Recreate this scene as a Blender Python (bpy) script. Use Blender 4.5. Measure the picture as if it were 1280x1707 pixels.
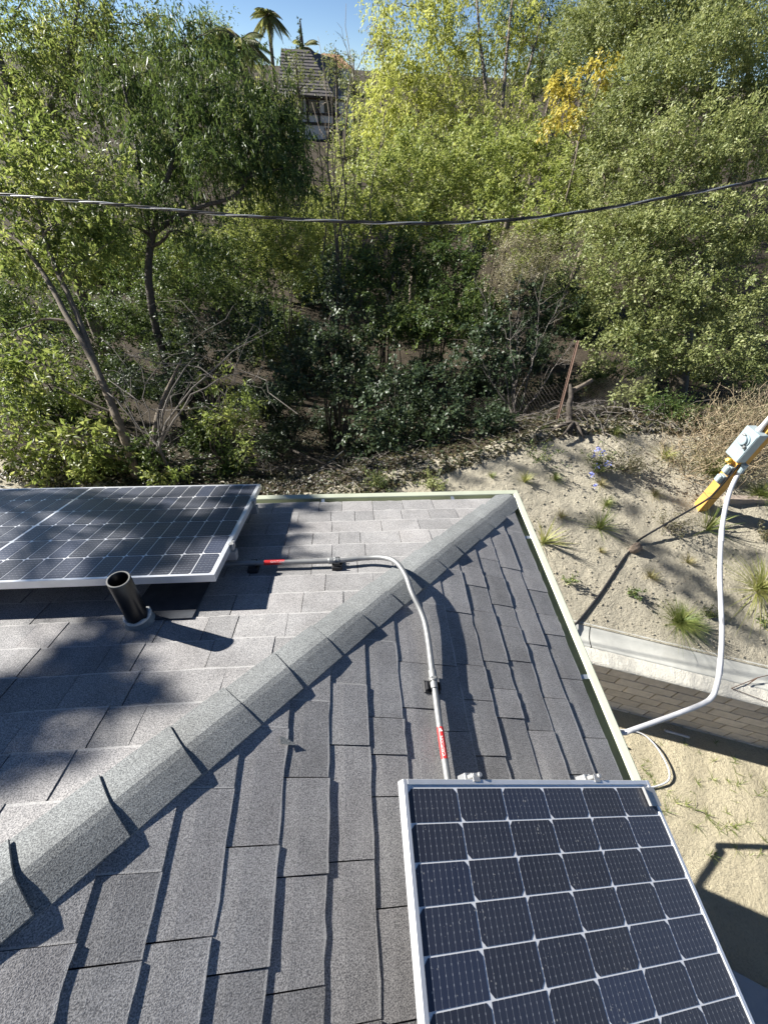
import bpy, bmesh, math, random
import numpy as np
from mathutils import Vector, Matrix

random.seed(7); rng = np.random.default_rng(7)
sc = bpy.context.scene
for o in list(bpy.data.objects): bpy.data.objects.remove(o)
col = sc.collection

# ------------------------------------------------------------------ camera
E = 5.1                                   # eave height above the dirt yard
S = 0.3816                                # roof rise over run
CAM = np.array([-1.10496, -1.97813, 2.00242 + E])
RGT = np.array([0.99656, -0.07214, 0.04072])
UPV = np.array([0.02441, 0.7254, 0.6879])
FWD = np.array([0.07916, 0.68454, -0.72467])
FPX = 680.538
cd = bpy.data.cameras.new('camera'); cam = bpy.data.objects.new('camera', cd); col.objects.link(cam)
M = Matrix.Identity(4)
for i in range(3):
    M[i][0] = RGT[i]; M[i][1] = UPV[i]; M[i][2] = -FWD[i]; M[i][3] = CAM[i]
cam.matrix_world = M
cd.sensor_fit = 'HORIZONTAL'; cd.sensor_width = 36; cd.lens = FPX / 1280 * 36
cd.clip_start = 0.05; cd.clip_end = 3000
sc.camera = cam

# ------------------------------------------------------------------ light
SUN = np.array([.785, -.37, -.50]); SUN = SUN / np.linalg.norm(SUN)
w = bpy.data.worlds.new('World'); sc.world = w; w.use_nodes = True
nt = w.node_tree; nt.nodes.clear()
sky = nt.nodes.new('ShaderNodeTexSky'); sky.sky_type = 'NISHITA'; sky.sun_disc = False
sky.sun_elevation = math.asin(-SUN[2]); sky.sun_rotation = math.atan2(-SUN[0], -SUN[1])
sky.air_density = 0.5; sky.dust_density = 0.0; sky.ozone_density = 3.0; sky.altitude = 100
bg = nt.nodes.new('ShaderNodeBackground'); bg.inputs[1].default_value = 0.05
wo = nt.nodes.new('ShaderNodeOutputWorld')
nt.links.new(sky.outputs[0], bg.inputs[0]); nt.links.new(bg.outputs[0], wo.inputs[0])
ld = bpy.data.lights.new('sun', 'SUN'); ld.energy = 5.0; ld.angle = math.radians(0.53); ld.color = (1.0, .962, .90)
sun = bpy.data.objects.new('sun', ld); col.objects.link(sun); sun.location = (-20, 10, 30)
sun.rotation_euler = Vector(SUN).to_track_quat('-Z', 'Y').to_euler()
sc.view_settings.view_transform = 'Standard'; sc.view_settings.look = 'None'
sc.view_settings.exposure = 1.3; sc.view_settings.gamma = 1.0
sc.cycles.max_bounces = 6; sc.cycles.transparent_max_bounces = 6
sc.cycles.use_denoising = True

# ------------------------------------------------------------------ helpers
WM = {}                                   # world matrices of what has been built
def V3(a): return np.array(a, float)
def at(px, py, dep):                      # a point seen at a place of the photograph, at a depth in metres
    return CAM + (FWD + RGT * (px - 640) / FPX - UPV * (py - 853.5) / FPX) * dep
def link(o, parent=None, mw=None):
    col.objects.link(o)
    mw = mw or Matrix.Identity(4)
    if parent is not None:
        o.parent = parent; o.matrix_basis = WM[parent.name].inverted() @ mw
    else: o.matrix_basis = mw
    WM[o.name] = mw
    return o
def thing(name, label, cat, loc=(0, 0, 0), group=None):
    o = bpy.data.objects.new(name, None); o.empty_display_size = .2
    link(o, None, Matrix.Translation(Vector(loc)))
    return tag(o, label, cat, group)
def tag(o, label, cat, group=None):
    o['label'] = label; o['category'] = cat
    if group: o['group'] = group
    return o
def kind(o, k): o['kind'] = k; return o
def mesh_obj(name, V, F, mat, parent=None, smooth=False, mw=None, rnd=None):
    """V in world coordinates when mw is None, else in the frame mw."""
    V = np.asarray(V, float).reshape(-1, 3)
    if mw is None:
        off = WM[parent.name].translation if parent is not None else Vector((0, 0, 0))
        mw = Matrix.Translation(off); V = V - np.array(off)
    me = bpy.data.meshes.new(name)
    if isinstance(F, np.ndarray):
        n, k = F.shape
        me.vertices.add(len(V)); me.vertices.foreach_set('co', V.ravel())
        me.loops.add(n * k); me.loops.foreach_set('vertex_index', F.ravel().astype(np.int32))
        me.polygons.add(n); me.polygons.foreach_set('loop_start', np.arange(0, n * k, k, dtype=np.int32))
        me.polygons.foreach_set('loop_total', np.full(n, k, dtype=np.int32))
        me.update(calc_edges=True)
    else:
        me.from_pydata([tuple(v) for v in V], [], F)
    if rnd is not None:
        a = me.attributes.new('rnd', 'FLOAT', 'POINT'); a.data.foreach_set('value', np.asarray(rnd, np.float32))
    if smooth: me.polygons.foreach_set('use_smooth', [True] * len(me.polygons))
    if mat: me.materials.append(mat)
    me.update()
    return link(bpy.data.objects.new(name, me), parent, mw)
def data_obj(name, me, parent, mw): return link(bpy.data.objects.new(name, me), parent, mw)

class MB:
    def __init__(s): s.V = []; s.F = []
    def add(s, V, F):
        b = len(s.V); s.V += [tuple(v) for v in V]; s.F += [tuple(i + b for i in f) for f in F]; return s
    def box(s, c, size, mat=None, bev=0.0):
        c = V3(c); h = V3(size) / 2
        if bev > 0:
            bm = bmesh.new(); bmesh.ops.create_cube(bm, size=1)
            for v in bm.verts: v.co = Vector((v.co.x * 2 * h[0], v.co.y * 2 * h[1], v.co.z * 2 * h[2]))
            bmesh.ops.bevel(bm, geom=bm.edges[:], offset=bev, segments=1, affect='EDGES')
            bm.verts.ensure_lookup_table(); bm.verts.index_update()
            P = [np.array(v.co) for v in bm.verts]; F = [[v.index for v in f.verts] for f in bm.faces]; bm.free()
        else:
            P = [V3((x * h[0], y * h[1], z * h[2])) for x in (-1, 1) for y in (-1, 1) for z in (-1, 1)]
            F = [(0, 1, 3, 2), (4, 6, 7, 5), (0, 4, 5, 1), (2, 3, 7, 6), (0, 2, 6, 4), (1, 5, 7, 3)]
        if mat is not None: P = [mat @ q for q in P]
        return s.add([q + c for q in P], F)
    def tube(s, pts, rad, n=8, cap=True):
        pts = np.asarray(pts, float); m = len(pts)
        rad = np.full(m, rad) if np.isscalar(rad) else np.asarray(rad, float)
        T = np.gradient(pts, axis=0); T /= np.linalg.norm(T, axis=1)[:, None] + 1e-12
        ref = V3((0, 0, 1)) if abs(T[0][2]) < .9 else V3((1, 0, 0))
        N = np.cross(T[0], ref); N /= np.linalg.norm(N)
        V = []
        for i in range(m):
            N = N - T[i] * (N @ T[i]); N /= np.linalg.norm(N) + 1e-12
            B = np.cross(T[i], N)
            for k in range(n):
                a = 2 * math.pi * k / n; V.append(pts[i] + rad[i] * (math.cos(a) * N + math.sin(a) * B))
        F = [(i * n + k, i * n + (k + 1) % n, (i + 1) * n + (k + 1) % n, (i + 1) * n + k) for i in range(m - 1) for k in range(n)]
        if cap: F += [tuple(range(n))[::-1], tuple((m - 1) * n + k for k in range(n))]
        return s.add(V, F)
    def extrude(s, prof, A, B):           # closed profile point lists at two ends
        n = len(A); s.add(list(A) + list(B), [(i, (i + 1) % n, n + (i + 1) % n, n + i) for i in range(n)] + [tuple(range(n))[::-1], tuple(range(n, 2 * n))]); return s
    def build(s, name, mat, parent=None, smooth=False, mw=None): return mesh_obj(name, s.V, s.F, mat, parent, smooth, mw)
def smooth_path(pts, n=8):                # Catmull-Rom
    P = np.asarray(pts, float); P = np.vstack([2 * P[0] - P[1], P, 2 * P[-1] - P[-2]]); out = []
    for i in range(1, len(P) - 2):
        for t in np.linspace(0, 1, n, endpoint=False):
            a, b, c, d = P[i - 1:i + 3]
            out.append(.5 * (2 * b + (c - a) * t + (2 * a - 5 * b + 4 * c - d) * t * t + (3 * b - a - 3 * c + d) * t ** 3))
    out.append(P[-2]); return np.array(out)
def frame(o, x, y, z):
    m = Matrix.Identity(4)
    for i in range(3): m[i][0] = x[i]; m[i][1] = y[i]; m[i][2] = z[i]; m[i][3] = o[i]
    return m
def lattice(seed):
    return np.random.default_rng(seed).random((256, 256))
LAT = lattice(3)
def vnoise(x, y):
    xi = np.floor(x).astype(int); yi = np.floor(y).astype(int); fx = x - xi; fy = y - yi
    fx = fx * fx * (3 - 2 * fx); fy = fy * fy * (3 - 2 * fy)
    g = lambda a, b: LAT[a % 256, b % 256]
    return (g(xi, yi) * (1 - fx) + g(xi + 1, yi) * fx) * (1 - fy) + (g(xi, yi + 1) * (1 - fx) + g(xi + 1, yi + 1) * fx) * fy
def fbm(x, y, o=4):
    r = 0; a = .5
    for i in range(o): r = r + a * (vnoise(x * 2 ** i + 17 * i, y * 2 ** i + 31 * i) - .5); a *= .5
    return r

# ------------------------------------------------------------------ materials
def new_mat(name):
    m = bpy.data.materials.new(name); m.use_nodes = True; t = m.node_tree
    return m, t, t.nodes['Principled BSDF']
def nd(t, typ, **kw):
    n = t.nodes.new('ShaderNode' + typ)
    for k, v in kw.items(): setattr(n, k, v)
    return n
def ramp(t, fac, stops):
    r = nd(t, 'ValToRGB'); e = r.color_ramp.elements
    while len(e) < len(stops): e.new(.5)
    for x, (p_, c) in zip(e, stops): x.position = p_; x.color = (*c, 1)
    t.links.new(fac, r.inputs[0]); return r.outputs[0]
def noise(t, scale, detail=4, rough=.6, vec=None, out=0):
    n = nd(t, 'TexNoise'); n.inputs['Scale'].default_value = scale; n.inputs['Detail'].default_value = detail; n.inputs['Roughness'].default_value = rough
    if vec is not None: t.links.new(vec, n.inputs['Vector'])
    return n.outputs[out]
def mult(t, a, b, fac=1.0):
    m = nd(t, 'MixRGB', blend_type='MULTIPLY'); m.inputs[0].default_value = fac
    t.links.new(a, m.inputs[1]); t.links.new(b, m.inputs[2]); return m.outputs[0]
def mixc(t, f, a, b):
    m = nd(t, 'MixRGB')
    for i, v in ((0, f), (1, a), (2, b)):
        if isinstance(v, tuple): m.inputs[i].default_value = (*v, 1)
        elif isinstance(v, (int, float)): m.inputs[i].default_value = v
        else: t.links.new(v, m.inputs[i])
    return m.outputs[0]
def math_(t, op, a, b=None):
    m = nd(t, 'Math', operation=op)
    for i, v in ((0, a), (1, b)):
        if v is None: continue
        if isinstance(v, (int, float)): m.inputs[i].default_value = v
        else: t.links.new(v, m.inputs[i])
    return m.outputs[0]
def bump(t, b, h, strength, dist):
    n = nd(t, 'Bump'); n.inputs['Strength'].default_value = strength; n.inputs['Distance'].default_value = dist
    t.links.new(h, n.inputs['Height']); t.links.new(n.outputs[0], b.inputs['Normal'])
def simple(name, c, rough=.6, metal=0, var=.12, scale=12, bumpd=0, coat=0, spec=.5, perobj=0.0, dirt=None, bscale=None):
    m, t, b = new_mat(name); pos = nd(t, 'NewGeometry').outputs['Position']
    n = noise(t, scale, 5, .65, pos)
    lo = tuple(x * (1 - var) for x in c); hi = tuple(min(1, x * (1 + var)) for x in c)
    cc = ramp(t, n, [(.3, lo), (.7, hi)])
    if dirt:
        n2 = noise(t, scale * .35, 6, .7, pos); k = ramp(t, n2, [(.5, (0, 0, 0)), (.72, (1, 1, 1))])
        cc = mixc(t, math_(t, 'MULTIPLY', k, dirt[1]), cc, dirt[0])
    if perobj:
        oi = nd(t, 'ObjectInfo').outputs['Random']
        cc = mult(t, cc, ramp(t, oi, [(0, (1 - perobj,) * 3), (1, (1 + perobj * .3,) * 3)]))
    t.links.new(cc, b.inputs['Base Color'])
    b.inputs['Roughness'].default_value = rough; b.inputs['Metallic'].default_value = metal
    b.inputs['Coat Weight'].default_value = coat; b.inputs['Specular IOR Level'].default_value = spec
    if bumpd: bump(t, b, noise(t, bscale or scale * 4, 5, .7, pos), .8, bumpd)
    return m
def granule(name, dark, light, perobj, edge=False):
    m, t, b = new_mat(name); pos = nd(t, 'NewGeometry').outputs['Position']
    g = noise(t, 330, 2, .6, pos); big = noise(t, 5, 3, .6, pos)
    oi = nd(t, 'ObjectInfo').outputs['Random']
    c = ramp(t, g, [(.34, dark), (.5, tuple((a + b_) / 2 for a, b_ in zip(dark, light))), (.66, light)])
    c = mult(t, c, ramp(t, oi, [(0, (1 - perobj,) * 3), (.5, (1, 1, 1)), (1, (1 + perobj * .5, 1 + perobj * .4, 1 + perobj * .35))]))
    c = mult(t, c, ramp(t, big, [(.3, (.86,) * 3), (.7, (1.12,) * 3)]))
    st = nd(t, 'Mapping'); st.inputs['Scale'].default_value = (1.6, 1.6, .8); t.links.new(pos, st.inputs[0])
    c = mult(t, c, ramp(t, noise(t, 1.3, 7, .72, st.outputs[0]), [(.32, (.80, .79, .78)), (.55, (1, 1, 1)), (.75, (1.08, 1.07, 1.05))]))
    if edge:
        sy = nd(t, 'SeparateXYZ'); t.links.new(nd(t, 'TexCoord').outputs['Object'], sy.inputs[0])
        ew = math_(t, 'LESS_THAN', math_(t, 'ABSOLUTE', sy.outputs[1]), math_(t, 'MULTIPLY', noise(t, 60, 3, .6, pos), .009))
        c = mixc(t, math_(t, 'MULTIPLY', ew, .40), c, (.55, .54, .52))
    t.links.new(c, b.inputs['Base Color']); b.inputs['Roughness'].default_value = .85; b.inputs['Specular IOR Level'].default_value = .35
    bump(t, b, g, .6, .0022)
    return m
def leaf_mat(name, stops, trans=.32, rough=.45):
    m, t, b = new_mat(name)
    a = nd(t, 'Attribute', attribute_name='rnd').outputs['Fac']
    c = ramp(t, a, stops)
    t.links.new(c, b.inputs['Base Color']); b.inputs['Roughness'].default_value = rough; b.inputs['Specular IOR Level'].default_value = .4
    tr = nd(t, 'BsdfTranslucent')
    g = nd(t, 'Gamma'); g.inputs[1].default_value = .7; t.links.new(c, g.inputs[0]); 
    tc = mult(t, g.outputs[0], ramp(t, a, [(0, (1, 1, .6)), (1, (1, 1, .68))])); t.links.new(tc, tr.inputs[0])
    mx = nd(t, 'MixShader'); mx.inputs[0].default_value = trans
    t.links.new(b.outputs[0], mx.inputs[1]); t.links.new(tr.outputs[0], mx.inputs[2])
    t.links.new(mx.outputs[0], t.nodes['Material Output'].inputs[0])
    return m

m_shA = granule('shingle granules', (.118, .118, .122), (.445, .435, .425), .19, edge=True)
m_cap = granule('cap granules', (.072, .077, .081), (.325, .34, .335), .10)
m_deck = simple('roof felt', (.02, .02, .022), .9)
m_gutter = simple('sage gutter paint', (.50, .53, .41), .45, var=.05, scale=6, dirt=((.30, .32, .22), .4))
m_stucco = simple('stucco', (.62, .57, .47), .9, var=.06, scale=30, bumpd=.004)
m_fascia = simple('fascia paint', (.55, .57, .44), .6, var=.05)
m_galv = simple('galvanised steel', (.30, .305, .30), .5, .5, var=.12, scale=30)
m_strap = simple('gutter strap', (.62, .68, .72), .35, .8, var=.1, scale=40)
m_alu = simple('anodised aluminium', (.80, .81, .82), .38, .55, var=.05, scale=18, dirt=((.55, .53, .48), .3))
m_rail = simple('mill aluminium', (.42, .43, .44), .5, .6, var=.1, scale=25)
m_back = simple('panel backsheet', (.80, .81, .82), .25, var=.04, scale=8, coat=.8)
m_clamp = simple('clamp aluminium', (.42, .42, .41), .45, .5, var=.08, scale=60)
m_abs = simple('black plastic pipe', (.012, .012, .013), .28, var=.2, scale=30)
m_rim = simple('grey cut plastic', (.16, .16, .15), .6, var=.15, scale=60)
m_boot = simple('grey rubber boot', (.20, .23, .24), .6, var=.2, scale=40, dirt=((.5, .48, .42), .5))
m_seal = simple('sealant', (.58, .58, .54), .6, var=.15, scale=60)
m_flash = simple('painted flashing', (.045, .05, .06), .55, var=.3, scale=20)
m_red = simple('red label', (.62, .03, .03), .4, var=.06, scale=40)
m_white = simple('white print', (.82, .82, .80), .5, var=.02)
m_blackrub = simple('black rubber', (.02, .02, .022), .55, var=.2, scale=40)
m_pvc = simple('white pvc conduit', (.50, .51, .53), .4, var=.04, scale=10, dirt=((.5, .47, .4), .35))
m_post = simple('yellow timber', (.60, .33, .075), .7, var=.16, scale=9, dirt=((.38, .18, .05), .5))
m_box = simple('grey enclosure', (.30, .375, .405), .42, var=.06, scale=14, dirt=((.3, .33, .33), .3))
m_yel = simple('yellow cap plastic', (.72, .50, .05), .45, var=.08, scale=40)
m_conc = simple('pale concrete', (.47, .47, .43), .85, var=.10, scale=5, bumpd=.003, dirt=((.33, .32, .28), .5))
m_mortar = simple('rough mortar', (.60, .575, .50), .95, var=.14, scale=22, bumpd=.02, bscale=45)
m_slab = simple('slab concrete', (.36, .37, .38), .8, var=.08, scale=6, bumpd=.002)
m_block = simple('concrete block', (.58, .51, .43), .9, var=.14, scale=9, bumpd=.004, perobj=.22)
m_joint = simple('block joint', (.22, .195, .17), .95, var=.2, scale=20)
m_wood = simple('weathered board', (.33, .27, .22), .85, var=.25, scale=6)
m_bark = simple('grey brown bark', (.17, .14, .105), .9, var=.35, scale=14, bumpd=.01)
m_barkd = simple('dark bark', (.075, .062, .05), .9, var=.35, scale=14, bumpd=.01)
m_dead = simple('dead wood', (.165, .148, .13), .9, var=.3, scale=12, bumpd=.006)
m_twig = simple('dry twigs', (.36, .285, .185), .9, var=.35, scale=5)
m_rust = simple('rusty steel', (.11, .065, .045), .85, var=.35, scale=30, bumpd=.003)
m_wire = simple('chain link wire', (.10, .085, .075), .6, .3, var=.2, scale=20)
m_cableb = simple('black cable', (.018, .018, .02), .4, var=.2)
m_cableg = simple('bare grey strand', (.46, .47, .48), .45, .4, var=.15, scale=40)
m_gravel = simple('grey gravel', (.22, .205, .18), .9, var=.35, scale=18)
m_rock = simple('brown rock', (.22, .17, .13), .9, var=.3, scale=14, bumpd=.02)
m_blue = simple('blue petals', (.30, .34, .78), .6, var=.15, scale=60)
m_red_f = simple('red petals', (.55, .04, .04), .6, var=.15, scale=60)
m_leafgrass = leaf_mat('grass blades', [(0, (.10, .15, .035)), (.5, (.20, .26, .07)), (1, (.36, .36, .14))], .3)
m_leafstrap = leaf_mat('yellow green straps', [(0, (.20, .24, .06)), (.5, (.36, .38, .12)), (1, (.50, .46, .20))], .3)
m_straw = leaf_mat('straw blades', [(0, (.22, .18, .09)), (.6, (.38, .32, .17)), (1, (.30, .33, .12))], .25)
m_smallleaf = leaf_mat('small plant leaves', [(0, (.06, .09, .03)), (.6, (.13, .18, .06)), (1, (.28, .27, .10))], .25)
m_brownleaf = leaf_mat('brownish leaves', [(0, (.06, .06, .03)), (.5, (.12, .12, .06)), (1, (.20, .16, .09))], .2)
LF = dict(
    bright=leaf_mat('bright leaves', [(0, (.07, .11, .026)), (.55, (.165, .22, .055)), (1, (.36, .37, .12))], .5),
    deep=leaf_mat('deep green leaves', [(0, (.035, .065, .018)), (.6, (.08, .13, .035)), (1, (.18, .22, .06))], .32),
    willow=leaf_mat('yellow green leaves', [(0, (.22, .26, .05)), (.5, (.40, .43, .10)), (1, (.58, .58, .19))], .5),
    olive=leaf_mat('olive leaves', [(0, (.105, .135, .048)), (.55, (.26, .30, .11)), (1, (.47, .48, .24))], .36),
    shrub=leaf_mat('shrub leaves', [(0, (.12, .16, .045)), (.5, (.31, .37, .10)), (1, (.53, .54, .21))], .42),
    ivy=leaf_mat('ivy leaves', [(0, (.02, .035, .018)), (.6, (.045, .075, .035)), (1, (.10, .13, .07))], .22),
    gold=leaf_mat('golden leaves', [(0, (.34, .27, .04)), (.5, (.54, .44, .08)), (1, (.62, .54, .14))], .4),
    tan=leaf_mat('tan leaves', [(0, (.14, .12, .07)), (.6, (.28, .25, .15)), (1, (.40, .36, .24))], .2),
    far=leaf_mat('far leaves', [(0, (.09, .12, .04)), (.6, (.18, .21, .07)), (1, (.30, .30, .12))], .3),
    palm=leaf_mat('palm leaflets', [(0, (.16, .19, .07)), (.6, (.30, .33, .13)), (1, (.48, .44, .2))], .35),
)

def sand_mat(name, lo, mid, hi):
    m, t, b = new_mat(name); pos = nd(t, 'NewGeometry').outputs['Position']
    n1 = noise(t, 1.1, 6, .65, pos); n2 = noise(t, 34, 8, .8, pos); n3 = noise(t, 12, 6, .7, pos)
    c = ramp(t, n1, [(.3, mid), (.55, hi), (.75, mid)])
    c = mult(t, c, ramp(t, n2, [(.25, (.62, .6, .57)), (.5, (1, 1, 1)), (.75, (1.1, 1.1, 1.1))]), .8)
    c = mixc(t, ramp(t, n3, [(.56, (0, 0, 0)), (.74, (.7,) * 3)]), c, lo)
    t.links.new(c, b.inputs['Base Color']); b.inputs['Roughness'].default_value = .95; b.inputs['Specular IOR Level'].default_value = .2
    h = math_(t, 'ADD', n2, math_(t, 'MULTIPLY', n3, 1.6)); bump(t, b, h, 1.0, .045)
    return m
m_sand = sand_mat('sandy soil', (.30, .262, .20), (.43, .39, .305), (.53, .485, .375))
m_yard = sand_mat('yard soil', (.42, .365, .25), (.56, .495, .345), (.64, .57, .40))
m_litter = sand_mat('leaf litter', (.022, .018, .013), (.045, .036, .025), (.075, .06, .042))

def cell_mat():
    m, t, b = new_mat('solar cell'); co = nd(t, 'TexCoord').outputs['Object']
    sx = nd(t, 'SeparateXYZ'); t.links.new(co, sx.inputs[0]); x = sx.outputs[0]; y = sx.outputs[1]
    pitch = .166 / 9
    fx = math_(t, 'ABSOLUTE', math_(t, 'SUBTRACT', math_(t, 'FRACT', math_(t, 'ADD', math_(t, 'DIVIDE', x, pitch), .5 + 4.5 - .5 + .5)), .5))
    # busbar lines across the cell, with solder pads
    line = math_(t, 'LESS_THAN', fx, .022)
    fy = math_(t, 'ABSOLUTE', math_(t, 'SUBTRACT', math_(t, 'FRACT', math_(t, 'DIVIDE', y, .0166)), .5))
    pad = math_(t, 'MULTIPLY', math_(t, 'LESS_THAN', fy, .12), math_(t, 'LESS_THAN', fx, .07))
    pos = nd(t, 'NewGeometry').outputs['Position']
    oi = nd(t, 'ObjectInfo').outputs['Random']
    base = ramp(t, oi, [(0, (.006, .008, .019)), (.6, (.009, .013, .030)), (1, (.011, .020, .052))])
    film = ramp(t, noise(t, 7, 5, .7, pos), [(.35, (0, 0, 0)), (.8, (1, 1, 1))])
    base = mixc(t, math_(t, 'ADD', math_(t, 'MULTIPLY', film, .05), .035), base, (.30, .31, .33))
    c = mixc(t, math_(t, 'MULTIPLY', line, .42), base, (.48, .50, .53)); c = mixc(t, math_(t, 'MULTIPLY', pad, .30), c, (.62, .64, .66))
    vo = nd(t, 'TexVoronoi'); vo.inputs['Scale'].default_value = 75; t.links.new(pos, vo.inputs['Vector'])
    sp = math_(t, 'LESS_THAN', vo.outputs['Distance'], math_(t, 'MULTIPLY', math_(t, 'POWER', noise(t, 30, 2, .5, pos), 3), .55))
    c = mixc(t, math_(t, 'MULTIPLY', sp, .40), c, (.55, .53, .48))
    t.links.new(c, b.inputs['Base Color']); b.inputs['Roughness'].default_value = .5
    b.inputs['Sheen Weight'].default_value = .035; b.inputs['Sheen Roughness'].default_value = .45; b.inputs['Sheen Tint'].default_value = (1, .95, .86, 1); b.inputs['Specular IOR Level'].default_value = .6
    b.inputs['Coat Weight'].default_value = .35; b.inputs['Coat Roughness'].default_value = .22; b.inputs['Coat IOR'].default_value = 1.35
    return m
m_cell = cell_mat()

# ------------------------------------------------------------------ terrain
WA = V3((3.18, .042, 0)); WT = V3((.949, -.316, 0)); WT /= np.linalg.norm(WT); WN = V3((-WT[1], WT[0], 0))   # wall line and its outward (uphill) normal
WTOP = E - 3.80
def crest(v): return np.interp(v, [-60, -9.2, -7.2, -5.2, -3.2, -1.39, 2, 60], [.95, 1.0, 1.15, 2.0, 3.1, 4.25, 5.0, 5.5])
def bank_z(u, v, detail=True):
    uc = crest(v); up = u - uc
    z = np.interp(np.minimum(u, uc), [.2, .55], [1.36, 1.42]) + .33 * np.clip(np.minimum(u, uc) - .55, 0, None)
    z = z + np.interp(up, [0, .7, 2.2, 6, 12, 18, 35, 60, 120, 420], [0, -.12, -1.0, -2.9, -3.8, -3.3, -.4, 1.5, 5, 11])
    if detail:
        a = np.clip((u - .55) / 1.2, 0, 1)
        z = z + a * (.16 * fbm(u * .8 + 5, v * .8, 3)) + a * .035 * fbm(u * 4, v * 4, 3) + (.25 + .75 * a) * .042 * fbm(u * 13, v * 13, 3)
    return z
def uv(P): d = V3(P) - WA; return d @ WN, d @ WT
def UV(u, v, z): q = WA + WN * u + WT * v; q[2] = z; return q
def grid(name, us, vs, zf, mat, uf=None):
    U, Vv = np.meshgrid(us, vs, indexing='ij')
    if uf: U = uf(U, Vv)
    Z = zf(U, Vv)
    P = WA[None, None] + U[..., None] * WN + Vv[..., None] * WT; P[..., 2] = Z
    n, m = U.shape; i = np.arange(n * m).reshape(n, m)
    F = np.stack([i[:-1, :-1], i[1:, :-1], i[1:, 1:], i[:-1, 1:]], -1).reshape(-1, 4)
    o = mesh_obj(name, P.reshape(-1, 3), F[:, ::-1].copy(), mat, smooth=True); return kind(o, 'structure')
vs = np.concatenate([-np.geomspace(420, 10.5, 22), np.arange(-10, 7, .055), np.geomspace(7.2, 420, 22)])
grid('planted_bank', np.linspace(0, 1, 110), vs, bank_z, m_sand, lambda U, Vv: .55 + U * (crest(Vv) + .25 + .35 * fbm(Vv * 1.5, Vv * 0 + 3, 3) - .55))
vs2 = np.concatenate([-np.geomspace(420, 15, 20), np.arange(-14, 10, .15), np.geomspace(10.2, 420, 20)])
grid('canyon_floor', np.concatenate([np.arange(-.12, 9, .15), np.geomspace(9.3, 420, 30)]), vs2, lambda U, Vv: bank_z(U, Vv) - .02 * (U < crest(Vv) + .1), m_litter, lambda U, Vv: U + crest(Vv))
def yard_z(u, v): return .03 * fbm(u * 3, v * 3, 4) + .018 * fbm(u * 16, v * 16, 2)
grid('dirt_yard', np.concatenate([-np.geomspace(300, 6.2, 14), np.arange(-6, .12, .05)]), np.concatenate([-np.geomspace(300, 5.3, 12), np.arange(-5, 6, .05), np.geomspace(6.2, 300, 12)]), yard_z, m_yard)
def ground(px, py):                       # where a sight line meets the bank
    d = FWD + RGT * (px - 640) / FPX - UPV * (py - 853.5) / FPX
    t = np.arange(3.0, 30, .01); q = CAM + d * t[:, None]; dd = q - WA; u = dd @ WN; v = dd @ WT
    hit = q[:, 2] <= np.where(u > .2, bank_z(u, v), 0); return q[np.argmax(hit)]
def drop(P):                              # set a point on the terrain
    q = V3(P).copy(); u, v = uv(q); q[2] = float(bank_z(u, v)) if u > .2 else 0.0; return q

# concrete swale behind the wall
def strip(name, prof, mat, v0, v1, n, parent=None, rough=0, k=None):
    vv = np.linspace(v0, v1, n); P = []; m = len(prof)
    for j, v in enumerate(vv):
        for (u, z) in prof:
            P.append(UV(u, v, z + (rough * (rng.random() - .5))))
    i = np.arange(n * m).reshape(n, m)
    F = np.stack([i[:-1, :-1], i[1:, :-1], i[1:, 1:], i[:-1, 1:]], -1).reshape(-1, 4)
    return mesh_obj(name, P, F, mat, parent, smooth=True)
for j, (v0, v1) in enumerate([(-30, -4.9), (-4.88, -.86), (-.845, 3.2), (3.215, 7.2), (7.22, 30)]):
    kind(strip('drainage_swale', [(.225, WTOP - .2), (.225, WTOP + .065), (.25, WTOP + .072), (.30, WTOP + .05), (.40, WTOP + .035), (.50, WTOP + .075), (.585, WTOP + .135), (.60, WTOP + .13), (.60, WTOP - .2)], m_conc, v0, v1, 12), 'structure')

# retaining wall of concrete blocks
wall = thing('retaining_wall', 'low taupe concrete block retaining wall below the sandy bank', 'retaining wall', UV(0, 0, 0))
BL, BH = .406, .2075
MB().extrude(0, [UV(.02, -30, -.4), UV(.22, -30, -.4), UV(.22, -30, WTOP - .005), UV(.02, -30, WTOP - .005)], [UV(.02, 30, -.4), UV(.22, 30, -.4), UV(.22, 30, WTOP - .005), UV(.02, 30, WTOP - .005)]).build('mortar_core', m_joint, wall)
strip('mortar_cap', [(-.004, WTOP - .004), (-.004, WTOP + .012), (.05, WTOP + .028), (.10, WTOP + .038), (.16, WTOP + .05), (.20, WTOP + .058), (.224, WTOP + .058)], m_mortar, -8, 9, 420, wall, rough=.012)
bm_ = MB().box((0, .06, 0), (BL - .011, .12, BH - .011), bev=.006)
bme = bpy.data.meshes.new('block'); bme.from_pydata(bm_.V, [], bm_.F); bme.materials.append(m_block)
rest = MB()
for c in range(7):
    z = WTOP - (c + .5) * BH - .002
    for k in range(-70, 70):
        v = -.549 + BL / 2 + k * (BL + .002) + (BL / 2 if c % 2 else 0)
        mw = frame(UV(rng.normal(0, .0012), v, z), WT, WN, V3((0, 0, 1)))
        if -1.6 < v < 4.0: data_obj('block', bme, wall, mw)
        elif -12 < v < 12: rest.add([np.array(mw @ Vector(q)) for q in bm_.V], bm_.F)
kind(rest.build('block_courses', m_block, wall), 'stuff')

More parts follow.
